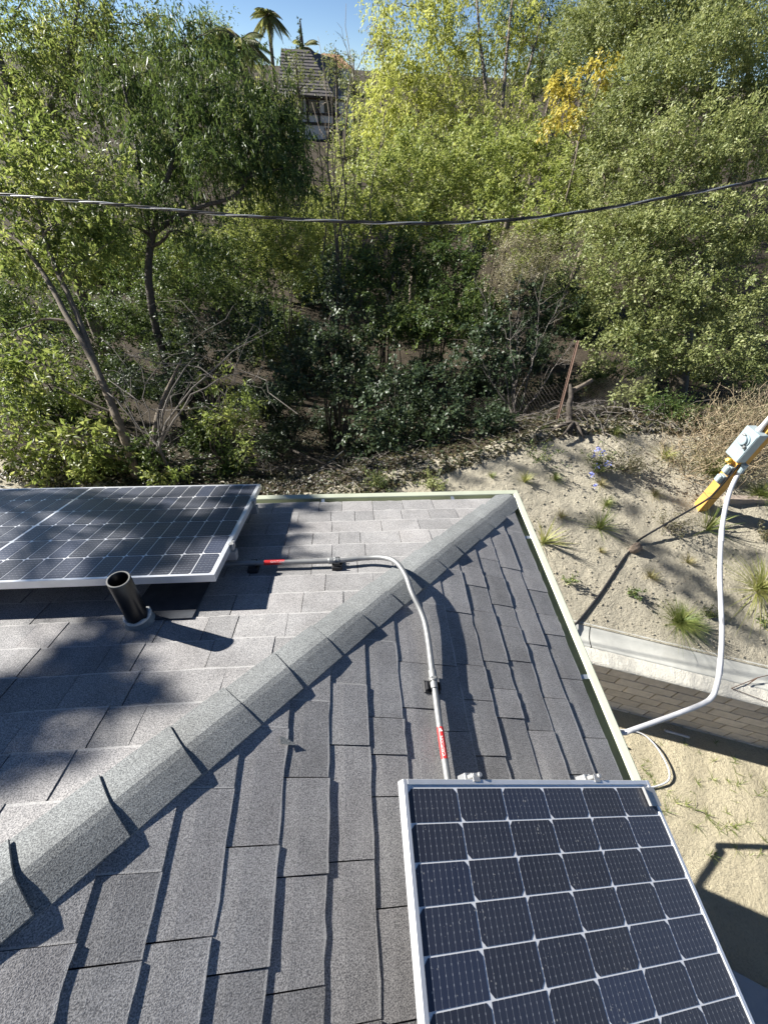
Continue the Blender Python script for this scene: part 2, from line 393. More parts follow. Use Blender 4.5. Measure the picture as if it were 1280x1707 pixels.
# ------------------------------------------------------------------ the house
house = thing('house', 'house with grey shingled hip roof and sage green gutters', 'house', (-5, -7, 0))
HX, HY = -10.0, -14.0
OH = .41
MB().box(((HX + OH - OH) / 2, (HY) / 2, (E - .1) / 2 + .0), (-HX - 2 * OH, -HY - 2 * OH, E - .1)).build('wall', m_stucco, house)
MB().box((HX / 2, HY / 2, E - .13), (-HX - .02, -HY - .02, .02)).build('soffit', m_fascia, house)
fb = MB()
fb.box((HX / 2, -.012, E - .085), (-HX - .004, .02, .13)); fb.box((-.012, HY / 2, E - .085), (.02, -HY - .05, .13))
fb.box((HX / 2, HY + .012, E - .085), (-HX - .05, .02, .13)); fb.box((HX + .012, HY / 2, E - .085), (.02, -HY - .05, .13))
fb.build('fascia', m_fascia, house)
c_ = 1 / math.hypot(1, S)
def Bp(a, y, h=0): return V3((-a * c_, y, E + a * c_ * S)) + h * V3((S, 0, 1)) * c_
def Ap(a, x, h=0): return V3((x, -a * c_, E + a * c_ * S)) + h * V3((0, S, 1)) * c_
rz = E + 5 * S
deckA = mesh_obj('roof_slope', [(0, 0, E), (HX, 0, E), (-5, -5, rz)], [(0, 1, 2)], m_deck, house)
deckB = mesh_obj('roof_slope', [(0, 0, E), (-5, -5, rz), (-5, HY + 5, rz), (0, HY, E)], [(0, 1, 2, 3)], m_deck, house)
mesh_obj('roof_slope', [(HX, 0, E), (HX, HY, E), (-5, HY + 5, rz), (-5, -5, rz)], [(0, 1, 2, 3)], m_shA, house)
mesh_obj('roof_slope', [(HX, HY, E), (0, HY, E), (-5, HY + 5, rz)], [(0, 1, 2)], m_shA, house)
EXP = .143; TL = .185
def tab_mesh(w, thick, seed):
    r = np.random.default_rng(seed); n = 6
    xs = np.linspace(.0012, w - .0012, n); yb = r.normal(0, .0020, n) - (.0015 if thick else 0)
    zt = .0142 if thick else .0112; zb = .0055
    top = [(x, y, zt + r.normal(0, .0004)) for x, y in zip(xs, yb)]
    bot = [(x, y, zb) for x, y in zip(xs, yb)]
    mid = [(x, .09, (zt + (.0075 if thick else .006)) / 2 + .0008) for x in xs]
    upp = [(x, TL, .0035 if not thick else .0055) for x in xs]
    V = bot + top + mid + upp; F = []
    for b in (0, n, 2 * n):
        for i in range(n - 1): F.append((b + i, b + i + 1, b + n + i + 1, b + n + i))
    F += [(0, n, 2 * n, 3 * n), (n - 1, 4 * n - 1, 3 * n - 1, 2 * n - 1)]
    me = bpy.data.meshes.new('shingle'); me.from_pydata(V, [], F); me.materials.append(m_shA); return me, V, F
WID = [.12, .15, .18, .205, .23, .26, .30]
TABS = {(i, th, k): tab_mesh(wd, th, i * 7 + th * 50 + k * 100) for i, wd in enumerate(WID) for th in (0, 1) for k in range(2)}
def seen(P, mx=110, my=90):
    d = P - CAM; z = d @ FWD
    if z < .15: return False
    x = 640 + FPX * (d @ RGT) / z; y = 853.5 - FPX * (d @ UPV) / z
    return -mx < x < 1280 + mx and -my < y < 1707 + my
nsh = 0
def lay(deck, which):
    """courses of shingle tabs; along runs away from the hip"""
    global nsh
    if which == 'B': AL = V3((0, 1, 0)); US = V3((-c_, 0, c_ * S)); NN = V3((S, 0, 1)) * c_; pt = lambda a, q: Bp(a, q); total = HY; X = AL
    else: X = V3((1, 0, 0)); US = V3((0, -c_, c_ * S)); NN = V3((0, S, 1)) * c_; pt = lambda a, q: Ap(a, q); total = HX
    Xr = np.cross(US, NN)                 # right-handed local x
    restm = MB(); ncourse = int(5.0 / c_ / EXP)
    for k in range(-0, ncourse):
        a = k * EXP - (.008 if k == 0 else 0) ; q = -(a + TL) * c_ if k > 0 else -(a + TL) * c_
        lim = total + max(0, a) * c_ + .05
        r = random.Random(k * 13 + (500 if which == 'B' else 0)); th = r.random() < .5
        # slanted closing piece at the hip
        sgn = 1 if Xr @ X > 0 else -1
        def piece(q0, q1, slant, th, idx):
            pass
        zt = .0115
        q_b = -a * c_ + .0 ; q_t = -(a + TL) * c_
        # closing piece in local coordinates, origin at pt(a,q_t - .16)
        q0 = q_t - r.uniform(.02, .16)
        Vw = [pt(a, q0) + NN * .0055, pt(a, q_b - .02) + NN * .0055, pt(a, q0) + NN * zt, pt(a, q_b - .02) + NN * zt, pt(a + TL, q0) + NN * .0035, pt(a + TL, q_t - .02) + NN * .0035]
        F = [(0, 1, 3, 2), (2, 3, 5, 4), (1, 5, 3), (0, 2, 4)]
        if which == 'A': F = [f[::-1] for f in F]
        if seen(np.mean(Vw, 0)):
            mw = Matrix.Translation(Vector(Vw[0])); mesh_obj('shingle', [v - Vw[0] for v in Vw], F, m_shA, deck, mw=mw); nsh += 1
        else: restm.add(Vw, F)
        q = q0
        while q > lim:
            i = r.choice([0, 1, 2, 2, 3, 3, 4, 4, 5, 6]) if th else r.choice([0, 1, 2, 3, 4, 5, 5, 6, 6])
            wd = WID[i]; kk = r.randrange(2)
            me, V, F = TABS[(i, int(th), kk)]
            q1 = q - wd
            o = pt(a, q1 if sgn > 0 else q)
            jit = r.gauss(0, .0013)
            o = o + US * jit
            mw = frame(o, Xr, US, NN)
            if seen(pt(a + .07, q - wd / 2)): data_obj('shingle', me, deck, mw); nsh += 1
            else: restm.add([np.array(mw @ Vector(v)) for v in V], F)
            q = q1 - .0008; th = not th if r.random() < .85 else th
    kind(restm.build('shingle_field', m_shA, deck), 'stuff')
lay(deckA, 'A'); lay(deckB, 'B')
print('shingles', nsh)

# hip caps
HD = V3((-1, -1, S)); HDn = HD / np.linalg.norm(HD)
QP = V3((1, -1, 0)) / math.sqrt(2)
def hip_pt(k, q, z=0): return V3((-k, -k, E + S * k)) + QP * q + V3((0, 0, z - S / math.sqrt(2) * (math.hypot(q, .012) - .004)))
DK = .133; ncap = 0
caprest = MB()
for i in range(0, 37):
    k0 = -.045 + .065 + DK * i - (.06 if i == 0 else 0); k1 = k0 + DK * 1.35
    r = random.Random(i + 91); lift = r.uniform(.025, .029) if i < 9 else r.uniform(.021, .024) + (.005 if i == 14 else 0); hw = .094 + r.uniform(-.004, .004)
    qs = [-hw, -.06, -.022, 0, .022, .06, hw]; n = len(qs); V = []; skew = r.uniform(-.006, .006)
    rows = [(k0, lift), (k0 + DK * .4, .021), (k1, .009)]
    for top in (1, 0):
        for k, z in rows:
            for q in qs: 
                e = -lift * .12 * (abs(q) / hw) ** 2
                V.append(hip_pt(k + (skew * q / hw if k == k0 else 0), q, z + e + (0 if top else -.007)))
    F = []; m = len(rows)
    for a in range(m - 1):
        for b in range(n - 1):
            j = a * n + b; F.append((j, j + 1, j + n + 1, j + n)); jj = j + m * n; F.append((jj, jj + n, jj + n + 1, jj + 1))
    for b in range(n - 1): F.append((b, b + m * n, b + 1 + m * n, b + 1))
    for a in range(m - 1):
        j = a * n; F.append((j, j + n, j + n + m * n, j + m * n)); j = a * n + n - 1; F.append((j, j + m * n, j + n + m * n, j + n))
    if seen(hip_pt(k0 + .07, 0)): mesh_obj('hip_cap_shingle', V, F, m_cap, house)
    else: caprest.add(V, F)
kind(caprest.build('hip_cap_run', m_cap, house), 'stuff')
mesh_obj('loose_sliver', [Bp(1.455, -1.575, .0155), Bp(1.45, -1.60, .019), Bp(1.395, -1.602, .0165), Bp(1.43, -1.583, .0165)], [(0, 1, 2, 3)], m_cap, house)

# gutters along the two eaves, mitred at the corner
GP = [(.006, -.006), (.006, -.118), (.062, -.118), (.066, -.085), (.084, -.060), (.097, -.030), (.097, .003), (.093, .005), (.062, .003), (.058, -.001), (.058, -.006), (.090, -.004), (.092, -.030), (.079, -.058), (.061, -.082), (.058, -.1145), (.010, -.1145), (.010, -.006)]
gA = MB().extrude(0, [V3((HX - o, o, E + z)) for o, z in GP], [V3((o, o, E + z)) for o, z in GP]).build('gutter', m_gutter, house)
gB = MB().extrude(0, [V3((o, o, E + z)) for o, z in GP], [V3((o, HY - o, E + z)) for o, z in GP]).build('gutter', m_gutter, house)
for x in (-.39, -1.3, -2.2, -3.1, -4.0): MB().box((x, .05, E - .007), (.022, .088, .003)).box((x, .008, E - .02), (.022, .004, .03)).build('gutter_hanger', m_strap, gA)
for y in (-.34, -1.25, -2.1, -3.0): MB().box((.05, y, E - .007), (.088, .022, .003)).box((.008, y, E - .02), (.004, .022, .03)).build('gutter_hanger', m_strap, gB)

# ------------------------------------------------------------------ solar panels
PU, PV = .085, .1685; LNG, WDT = 2.094, 1.038
def cell_mesh(up):
    hx, hy, ch = .1640 / 2, .0810 / 2, .011
    if up: P = [(-hx, -hy), (hx, -hy), (hx, hy - ch), (hx - ch, hy), (-hx + ch, hy), (-hx, hy - ch)]
    else: P = [(-hx, -hy + ch), (-hx + ch, -hy), (hx - ch, -hy), (hx, -hy + ch), (hx, hy), (-hx, hy)]
    me = bpy.data.meshes.new('cell'); n = len(P)
    me.from_pydata([(x, y, 0) for x, y in P] + [(x, y, -.0008) for x, y in P], [], [tuple(range(n))] + [(i, i + n, (i + 1) % n + n, (i + 1) % n) for i in range(n)])
    me.materials.append(m_cell); return me
CELL = [cell_mesh(True), cell_mesh(False)]
def panel(label, o, U, Vv, N, hroof, group='roof solar panels', clip=False):
    """o: outer corner on the glass plane, U along the length, Vv across, N normal"""
    t = thing('solar_panel', label, 'solar panel', o, group)
    P = lambda u, v, n=0: o + U * u + Vv * v + N * n
    R3 = np.stack([U, Vv, N], 1)
    def bx(mb, u, v, n, su, sv, sn, bev=0): return mb.box(P(u, v, n), (su, sv, sn), mat=R3, bev=bev)
    f = MB(); fw = .014
    for v in (fw / 2, WDT - fw / 2): bx(f, LNG / 2, v, -.0155, LNG, fw, .036, .0012)
    for u in (fw / 2, LNG - fw / 2): bx(f, u, WDT / 2, -.0155, fw - .0004, WDT - 2 * fw - .0004, .0356, .0012)
    f.build('frame', m_alu, t)
    b = MB(); bx(b, LNG / 2, WDT / 2, -.004, LNG - 2 * fw + .002, WDT - 2 * fw + .002, .004); b.build('backsheet', m_back, t)
    rb = MB()
    for v0 in np.arange(6) * PV: 
        if int(round(v0 / PV)) % 2 == 0:
            for u in (.0165, LNG - .0165): bx(rb, u, .0135 + v0 + PV, -.0015, .004, PV * 1.75, .001)
    rb.build('ribbon', m_strap, t)
    for i in range(6):
        for j in range(24):
            u = .022 + (j + .5) * PU + (.010 if j >= 12 else 0); v = .0135 + (i + .5) * PV
            # cell local x across the panel, y along the panel towards its start
            mw = frame(P(u, v, -.0012), Vv, -U, np.cross(Vv, -U))
            if np.cross(Vv, -U) @ N < 0: mw = frame(P(u, v, -.0012), -Vv, -U, np.cross(-Vv, -U))
            data_obj('cell', CELL[i % 2], t, mw)
    for v in (.26, .775):
        r = MB(); bx(r, LNG / 2 - .0, v, -.058, LNG + .05, .034, .046, .002); bx(r, LNG / 2, v - .012, -.0345, LNG + .05, .008, .003); bx(r, LNG / 2, v + .012, -.0345, LNG + .05, .008, .003)
        ra = r.build('mounting_rail', m_rail, t)
        for u in (.35, 1.05, 1.75):
            hgt = hroof - .082; q = MB(); bx(q, u, v + .027, -.081 - hgt / 2 + .006, .045, .006, hgt + .03); bx(q, u, v + .06, -.081 - hgt + .006 , .05, .08, .006); q.build('roof_foot', m_alu, t)
        for u in (-.015, LNG + .015):
            cc = MB(); sg = -1 if u < 0 else 1
            bx(cc, u - sg * .004, v, -.014, .012, .028, .028, .002); bx(cc, u - sg * .015, v, .0035, .014, .026, .0025, .0008)
            bx(cc, u - sg * .003, v, .0025, .010, .020, .003, .0008)
            cl = cc.build('end_clamp', m_clamp, t)
            bo = MB(); pp = P(u - sg * .003, v + .014, 0)
            bo.tube([pp + N * -.02, pp + N * .006, pp + N * .010], [.0075, .0075, .006], 14); bo.build('bolt', m_clamp, cl)
    if clip:
        k = MB(); bx(k, .052, WDT - .022, .0035, .058, .06, .002); bx(k, .052, WDT - .052, .008, .058, .004, .010); bx(k, .052, WDT + .003, -.012, .058, .003, .03)
        k.build('edge_clip', m_clamp, t)
    return t
hB, aB, yB, hA, aA, xA = .19558, 1.10396, -1.75002, .16564, 1.05107, -1.71236
nB = V3((S, 0, 1)) * c_; nA = V3((0, S, 1)) * c_
panel('solar panel with dark cells by the right eave, its short end clamped near the conduit', Bp(aB + .0135, yB + .022, hB), V3((0, -1, 0)), V3((c_, 0, -c_ * S)), nB, hB, clip=True)
panel('solar panel streaked by tree shade behind the black vent pipe', Ap(aA + .0135, xA + .022, hA), V3((-1, 0, 0)), V3((0, c_, -c_ * S)), nA, hA)

# ------------------------------------------------------------------ vent pipe
vb = V3((-1.985, -1.082, .413 + E)); ax = V3((.07, .07, .99)); ax /= np.linalg.norm(ax)
vp = thing('vent_pipe', 'black plastic plumbing vent pipe with grey boot on the roof', 'vent pipe', vb)
def ring_tube(base, axis, zs, ro, ri, n=28):
    x = np.cross(axis, (0, 1, 0)); x /= np.linalg.norm(x); y = np.cross(axis, x); V = []; F = []
    prof = [(zs[0], ro), (zs[1] - .0015, ro), (zs[1], ro - .0015), (zs[1], ri + .001), (zs[1] - .001, ri), (zs[0], ri)]
    for z, r in prof:
        for k in range(n):
            a = 2 * math.pi * k / n; V.append(base + axis * z + r * (math.cos(a) * x + math.sin(a) * y))
    for i in range(len(prof) - 1):
        for k in range(n): F.append((i * n + k, i * n + (k + 1) % n, (i + 1) * n + (k + 1) % n, (i + 1) * n + k))
    return V, F
V, F = ring_tube(vb, ax, (-.03, .295), .040, .033); pipe = mesh_obj('pipe', V, F, m_abs, vp, smooth=True)
V, F = ring_tube(vb, ax, (.294, .2965), .0395, .0335); mesh_obj('cut_rim', V, F, m_rim, pipe)
bt = MB(); pa = []
for h, r in ((-.02, .064), (.008, .060), (.03, .052), (.050, .046), (.058, .044), (.062, .041)): pa.append((vb + nA * .0 + ax * h, r))
bt.tube([q for q, _ in pa], [r for _, r in pa], 24); bt.build('boot', m_boot, vp, smooth=True)
sl = MB(); ex = np.cross(ax, (0, 1, 0)); ex /= np.linalg.norm(ex); ey = np.cross(ax, ex); rs_ = np.random.default_rng(2)
angs = np.linspace(0, 2 * math.pi, 41); hs = np.convolve(rs_.random(43), np.ones(3) / 3, 'valid'); hs[-1] = hs[0]
sl.tube([vb + ax * (  .052 + .020 * h_) + (math.cos(a_) * ex + math.sin(a_) * ey) * (.0425 + .004 * h_) for a_, h_ in zip(angs, hs)], .003 + .008 * hs, 7)
sl.build('sealant', m_seal, vp, smooth=True)
fl = MB(); R3 = np.stack([V3((1, 0, 0)), V3((0, c_, -c_ * S)), nA], 1)
fl.box(vb + V3((.55, c_, -c_ * S)) * .13 + nA * .0195, (.27, .26, .002), mat=R3); fl.build('flashing', m_flash, vp)

# ------------------------------------------------------------------ roof conduit
cond = thing('roof_conduit', 'grey metal conduit running over the hip between the two solar panels', 'conduit', Ap(.8, -1.2))
RC = .0127
pts = [Ap(.79, -1.95, .045), Ap(.79, -1.54, .045), Ap(.795, -1.19, .046), Ap(.785, -1.05, .05)]
bend = [V3((-.955, -.735, E + .352)), V3((-.895, -.79, E + .385)), V3((-.855, -.87, E + .385)), V3((-.835, -.96, E + .375))]
ptsB = [Bp(.862, -1.10, .042), Bp(.858, -1.33, .034), Bp(.862, -1.55, .033), Bp(.862, -1.80, .033)]
path = smooth_path(pts + bend + ptsB, 7)
tube = MB().tube(path, RC, 14).build('tube', m_galv, cond, smooth=True)
def around(c, axis, r, l, n=16):
    axis = axis / np.linalg.norm(axis); return [c - axis * l / 2, c - axis * (l / 2 - .003), c + axis * (l / 2 - .003), c + axis * l / 2], [r * .9, r, r, r * .9]
def coupling(c, d):
    mb = MB(); a, b = around(c, d, RC + .004, .045); mb.tube(a, b, 16); a, b = around(c + d / np.linalg.norm(d) * .012, d, RC + .0065, .012); mb.tube(a, b, 6)
    return mb.build('coupling', m_galv, cond)
coupling(Bp(.8585, -1.335, .034), ptsB[2] - ptsB[1]); coupling(Ap(.793, -1.205, .046), V3((1, 0, 0)))
def support(c, x, y, n):
    mb = MB(); R = np.stack([x, y, n], 1)
    mb.box(c - n * .028, (.05, .075, .026), mat=R, bev=.003); mb.box(c - n * .012 + y * .028, (.03, .006, .03), mat=R); mb.box(c - n * .012 - y * .028, (.03, .006, .03), mat=R)
    s = mb.build('support_block', m_blackrub, cond)
    st = MB(); st.tube([c - x * .011, c + x * .011], RC + .003, 14); st.build('strap', m_galv, s)
support(Ap(.794, -1.185, .046), V3((1, 0, 0)), V3((0, c_, -c_ * S)), nA); support(Ap(.79, -1.60, .045), V3((1, 0, 0)), V3((0, c_, -c_ * S)), nA)
support(Bp(.8605, -1.375, .034), V3((0, -1, 0)), V3((c_, 0, -c_ * S)), nB)
def sleeve(c0, c1, up, name='warning_label', half=1.25):   # label wrapped on the upper side of the conduit
    d = c1 - c0; d /= np.linalg.norm(d); side = np.cross(d, up); side /= np.linalg.norm(side); up = np.cross(side, d)
    V = []; n = 9
    for c in (c0, c1):
        for k in range(n):
            a = -half + 2 * half * k / (n - 1); V.append(c + (RC + .0008) * (math.cos(a) * up + math.sin(a) * side))
    F = [(k, k + 1, n + k + 1, n + k) for k in range(n - 1)]
    return mesh_obj(name, V, F, m_red, cond, smooth=True), d, side, up
def text_mesh(parent, txt, size, centre, xdir, ydir, ndir, bend_r=None):
    cu = bpy.data.curves.new('t', 'FONT'); cu.body = txt; cu.size = size; cu.align_x = 'CENTER'; cu.align_y = 'CENTER'; cu.resolution_u = 2
    to = bpy.data.objects.new('t', cu); col.objects.link(to)
    me = bpy.data.meshes.new_from_object(to.evaluated_get(bpy.context.evaluated_depsgraph_get())); bpy.data.objects.remove(to); bpy.data.curves.remove(cu)
    V = np.array([v.co for v in me.vertices]); F = [tuple(f.vertices) for f in me.polygons]; bpy.data.meshes.remove(me)
    W = []
    for x, y, z in V:
        a = y / bend_r; W.append(centre + xdir * x + bend_r * (math.sin(a) * ydir + (math.cos(a) - 1) * ndir))
    return mesh_obj('lettering', W, F, m_white, parent)
lb, d, side, up = sleeve(Bp(.8613, -1.53, .0331), Bp(.862, -1.635, .033), V3((-.15, -.2, 1)))
mid = (Bp(.8613, -1.53, .0331) + Bp(.862, -1.635, .033)) / 2
text_mesh(lb, 'CAUTION', .0145, mid + (RC + .0013) * up - d * -.012, -d, np.cross(up, -d), up, RC + .0013)
tri = mid + (RC + .0013) * up - d * .040; sd = np.cross(up, -d)
mesh_obj('warning_mark', [tri - d * .008, tri + d * .004 + sd * .007, tri + d * .004 - sd * .007, tri - d * .004, tri + d * .002 + sd * .0035, tri + d * .002 - sd * .0035], [(0, 1, 4, 3), (1, 2, 5, 4), (2, 0, 3, 5)], m_white, lb)
lb2, d, side, up = sleeve(Ap(.79, -1.545, .045), Ap(.79, -1.445, .045), V3((0, -.4, 1)))
mid = Ap(.79, -1.495, .045)
text_mesh(lb2, 'CAUTION', .015, mid + (RC + .0013) * up + d * .015, d, np.cross(up, d), up, RC + .0013)

# ------------------------------------------------------------------ overhead cable (three twisted strands)
cab = thing('overhead_cable', 'black and grey twisted overhead service cable crossing before the trees', 'cable', at(640, 372, 4.2))
kp = [at(-900, 215, 5.6), at(-300, 290, 4.9), at(0, 323, 4.6), at(180, 339, 4.45), at(400, 359, 4.3), at(640, 371, 4.2), at(820, 368, 4.2), at(980, 351, 4.25), at(1130, 325, 4.3), at(1280, 297, 4.35), at(1700, 205, 4.6), at(2300, 60, 5.2)]
cp = smooth_path(kp, 60); T = np.gradient(cp, axis=0); T /= np.linalg.norm(T, axis=1)[:, None]
L = np.concatenate([[0], np.cumsum(np.linalg.norm(np.diff(cp, axis=0), axis=1))])
side = np.cross(T, (0, 0, 1.)); side /= np.linalg.norm(side, axis=1)[:, None]; upv = np.cross(side, T)
for j, (mt, r, rr) in enumerate([(m_cableb, .0085, .009), (m_cableb, .0085, .009), (m_cableg, .0065, .009)]):
    ph = L * 2 * math.pi / .85 + j * 2.1
    MB().tube(cp + rr * (np.cos(ph)[:, None] * side + np.sin(ph)[:, None] * upv), r, 6).build('neutral_strand' if j == 2 else 'insulated_strand', mt, cab, smooth=True)

# ------------------------------------------------------------------ service post with boxes
pb = drop((4.97, 2.565, 0)); pz = pb[2]
post = thing('service_post', 'square yellow timber post standing in the sandy bank', 'post', pb)
MB().box(pb + V3((0, 0, 1.6)), (.165, .165, 3.9), bev=.004).build('timber', m_post, post)
mw_ = MB()
for zz in (.28,): mw_.tube([pb + V3((x, y, zz)) for x, y in ((-.086, -.086), (-.086, .086), (.086, .086), (.086, -.086), (-.086, -.086))], .004, 5)
mw_.build('wire_tie', m_wire, post)
def pz_(z): return V3((pb[0], pb[1], E + z))
mb_ = thing('meter_box', 'grey electric meter box mounted on the yellow timber post', 'electrical box', pz_(-1.8))
c0 = pz_(-1.52) + V3((-.145, .0, 0))
body = MB().box(c0, (.15, .27, .50), bev=.008).build('enclosure', m_box, mb_)
MB().box(c0 + V3((-.077, 0, -.01)), (.008, .255, .46), bev=.003).build('cover', m_box, mb_)
so = MB(); q = c0 + V3((-.08, .0, .08)); so.tube([q, q + V3((-.018, 0, 0)), q + V3((-.018, 0, 0)), q + V3((-.05, 0, 0)), q + V3((-.056, 0, 0))], [.092, .092, .07, .07, .055], 22); so.build('meter_socket', m_box, mb_)
MB().box(q + V3((-.03, .03, .07)), (.05, .05, .03), bev=.006).box(q + V3((-.03, -.085, -.07)), (.03, .03, .05), bev=.004).build('latch', m_galv, mb_)
st_ = MB().box(c0 + V3((-.0825, .035, -.145)), (.002, .11, .10)).build('rating_sticker', m_white, mb_)
hub = MB(); hub.tube([pz_(-1.27) + V3((-.13, 0, 0)), pz_(-1.2) + V3((-.13, 0, 0)), pz_(-.9) + V3((-.13, 0, 0)), pz_(.2) + V3((-.13, 0, 0))], [.045, .035, .03, .03], 14); hub.build('riser', m_pvc, mb_)
ob = thing('outlet_box', 'small grey weatherproof outlet boxes below the meter box on the post', 'outlet box', pz_(-2.2))
MB().box(pz_(-2.0) + V3((-.105, -.02, 0)), (.07, .10, .15), bev=.006).build('box', m_box, ob)
MB().box(pz_(-2.0) + V3((-.16, -.02, .015)), (.055, .085, .12), bev=.012).build('cover', m_box, ob)
MB().box(pz_(-2.19) + V3((-.105, -.02, 0)), (.07, .10, .15), bev=.006).build('box', m_box, ob)
MB().box(pz_(-2.19) + V3((-.16, -.02, .015)), (.055, .085, .12), bev=.012).build('cover', m_box, ob)
MB().tube([pz_(-1.875) + V3((-.13, .03, 0)), pz_(-1.86) + V3((-.18, .03, .01)), pz_(-1.855) + V3((-.21, .03, .02))], [.04, .045, .03], 7).build('yellow_plug', m_yel, ob)

# white conduit from the post to the house
pc = thing('white_conduit', 'bent white plastic conduit spanning from the yellow post to the house', 'conduit', at(1190, 1160, 5.35))
lb_ = pz_(-1.86) + V3((-.02, -.12, 0))
kpts = [lb_ + V3((0, 0, -.02)), lb_ + V3((-.01, -.03, -.2)), at(1213, 830, 6.15), at(1203, 885, 6.02), at(1200, 960, 5.86), at(1203, 1050, 5.62), at(1200, 1110, 5.47), at(1194, 1145, 5.39), at(1186, 1163, 5.35), at(1170, 1174, 5.32), at(1130, 1190, 5.26), V3((2.24, -.70, E - 3.5))]
MB().tube(smooth_path(kpts, 8), .031, 14).build('pipe', m_pvc, pc, smooth=True)
eb = [V3((2.26, -.70, E - 3.498)), V3((1.45, -.66, E - 3.56)), V3((1.36, -.655, E - 3.52)), V3((1.30, -.65, E - 3.47)), V3((-.30, -.47, E - 2.80)), V3((-.42, -.46, E - 2.78))]
MB().tube(eb, .0312, 12).build('pipe', m_pvc, pc, smooth=True)
MB().tube([lb_ + V3((0, .06, .02)), lb_ + V3((0, 0, .03)), lb_ + V3((0, -.01, -.10))], [.04, .046, .04], 12).build('elbow_fitting', m_box, pc)
q = at(1199, 1125, 5.44); q2 = at(1201, 1100, 5.50); MB().tube([q, q2], .0345, 14).build('coupling', m_pvc, pc)
MB().tube([at(1202, 903, 5.98), at(1203, 882, 6.03)], .0345, 14).build('coupling', m_pvc, pc)

# black cable from the post across the bank
g1 = ground(1062, 905); g2 = ground(1040, 930); g3 = ground(1000, 990); g4 = ground(962, 1038); g5 = g4 + V3((-.4, -.25, 0)); g5 = drop(g5)
bk = tag(MB().tube(smooth_path([pz_(-1.85) + V3((-.09, -.085, 0)), pz_(-2.35) + V3((-.10, -.10, 0)), pz_(-2.6) + V3((-.16, -.11, 0)), (pz_(-2.6) + V3((-.16, -.11, 0))) * .45 + (g1 + V3((0, 0, .10))) * .55, g1 + V3((0, 0, .09)), g1 + V3((-.03, -.04, .02)), g2 + V3((0, 0, .025)), (g2 + g3) / 2 + V3((0, 0, .03)), g3 + V3((0, 0, .025)), g4 + V3((0, 0, .03)), g5 + V3((0, 0, .04))], 10), .016, 8).build('black_cable', m_cableb), 'black cable running from the yellow post across the sand', 'cable')
rk = ground(1056, 918); V = []; r_ = random.Random(3)
bm = bmesh.new(); bmesh.ops.create_icosphere(bm, subdivisions=2, radius=1)
for v in bm.verts: v.co = Vector((v.co.x * .10 * r_.uniform(.8, 1.2), v.co.y * .07 * r_.uniform(.8, 1.2), v.co.z * .13 * r_.uniform(.85, 1.15)))
me = bpy.data.meshes.new('rock'); bm.to_mesh(me); bm.free(); me.materials.append(m_rock)
tag(data_obj('rock', me, None, Matrix.Translation(Vector(rk + V3((0, 0, .06))))), 'brown rock on the bank with the black cable looped over it', 'rock')

# ------------------------------------------------------------------ things on the yard
def yz(px, py, z=0.02):
    d = FWD + RGT * (px - 640) / FPX - UPV * (py - 853.5) / FPX; return CAM + d * (z - CAM[2]) / d[2]
tag(MB().tube(smooth_path([yz(1000, 1215, .03), yz(1060, 1220, .04), yz(1088, 1238, .06), yz(1108, 1268, .07), yz(1116, 1292, .06), yz(1108, 1306, .05), yz(1075, 1315, .04), yz(1030, 1318, .04)], 8), .0115, 8).build('garden_hose', m_pvc, smooth=True), 'pale hose curling over the dirt yard beside the eave', 'hose')
tag(MB().tube([yz(1020, 1238, .03), yz(1045, 1246, .03)], .02, 8).build('white_pipe_offcut', m_pvc), 'short white pipe offcut by the wall, the one nearer the house', 'pipe')
tag(MB().tube([yz(1108, 1218, .03), yz(1148, 1229, .03)], .022, 8).build('white_pipe_offcut', m_pvc), 'white pipe offcut lying in the wall shadow under the white conduit', 'pipe')
s0 = yz(1222, 1618, .1); s1 = yz(1282, 1651, .1); dd = (s1 - s0); dd[2] = 0; dd /= np.linalg.norm(dd); nn = V3((dd[1], -dd[0], 0))
if nn[1] > 0: nn = -nn
a0 = s0 - dd * 2.4; a1 = s0 + dd * 4.5
top = [a0, a1, a1 + nn * 4, a0 + nn * 4]
MB().extrude(0, [V3((q[0], q[1], -.06)) for q in top], [V3((q[0], q[1], .1)) for q in top]).build('concrete_slab', m_slab)['kind'] = 'structure'
b0 = ground(1204, 835); b1 = ground(1285, 842)
tag(MB().extrude(0, [b0 + V3((0, -.05, -.08)), b0 + V3((0, .05, -.08)), b0 + V3((0, .05, .10)), b0 + V3((0, -.05, .10))], [b1 + V3((.8, -.05, -.08)), b1 + V3((.8, .05, -.08)), b1 + V3((.8, .05, .10)), b1 + V3((.8, -.05, .10))]).build('edging_board', m_wood), 'weathered edging board lying behind the foot of the yellow post', 'board')
fd = MB(); q0 = UV(.10, 1.08, WTOP + .06); fd.tube([UV(.5, 1.75, WTOP + .16), UV(.36, 1.45, WTOP + .12), UV(.12, 1.06, WTOP + .06)], [.004, .006, .005], 5); fd.tube([UV(.12, 1.06, WTOP + .06), UV(.04, 1.62, WTOP + .05)], [.005, .004], 5); fd.tube([UV(.34, 1.42, WTOP + .13), UV(.22, 1.28, WTOP + .1)], [.009, .006], 5)
tag(fd.build('dry_stalk', m_rust), 'broken reddish stalk lying across the mortar cap of the wall', 'stalk')

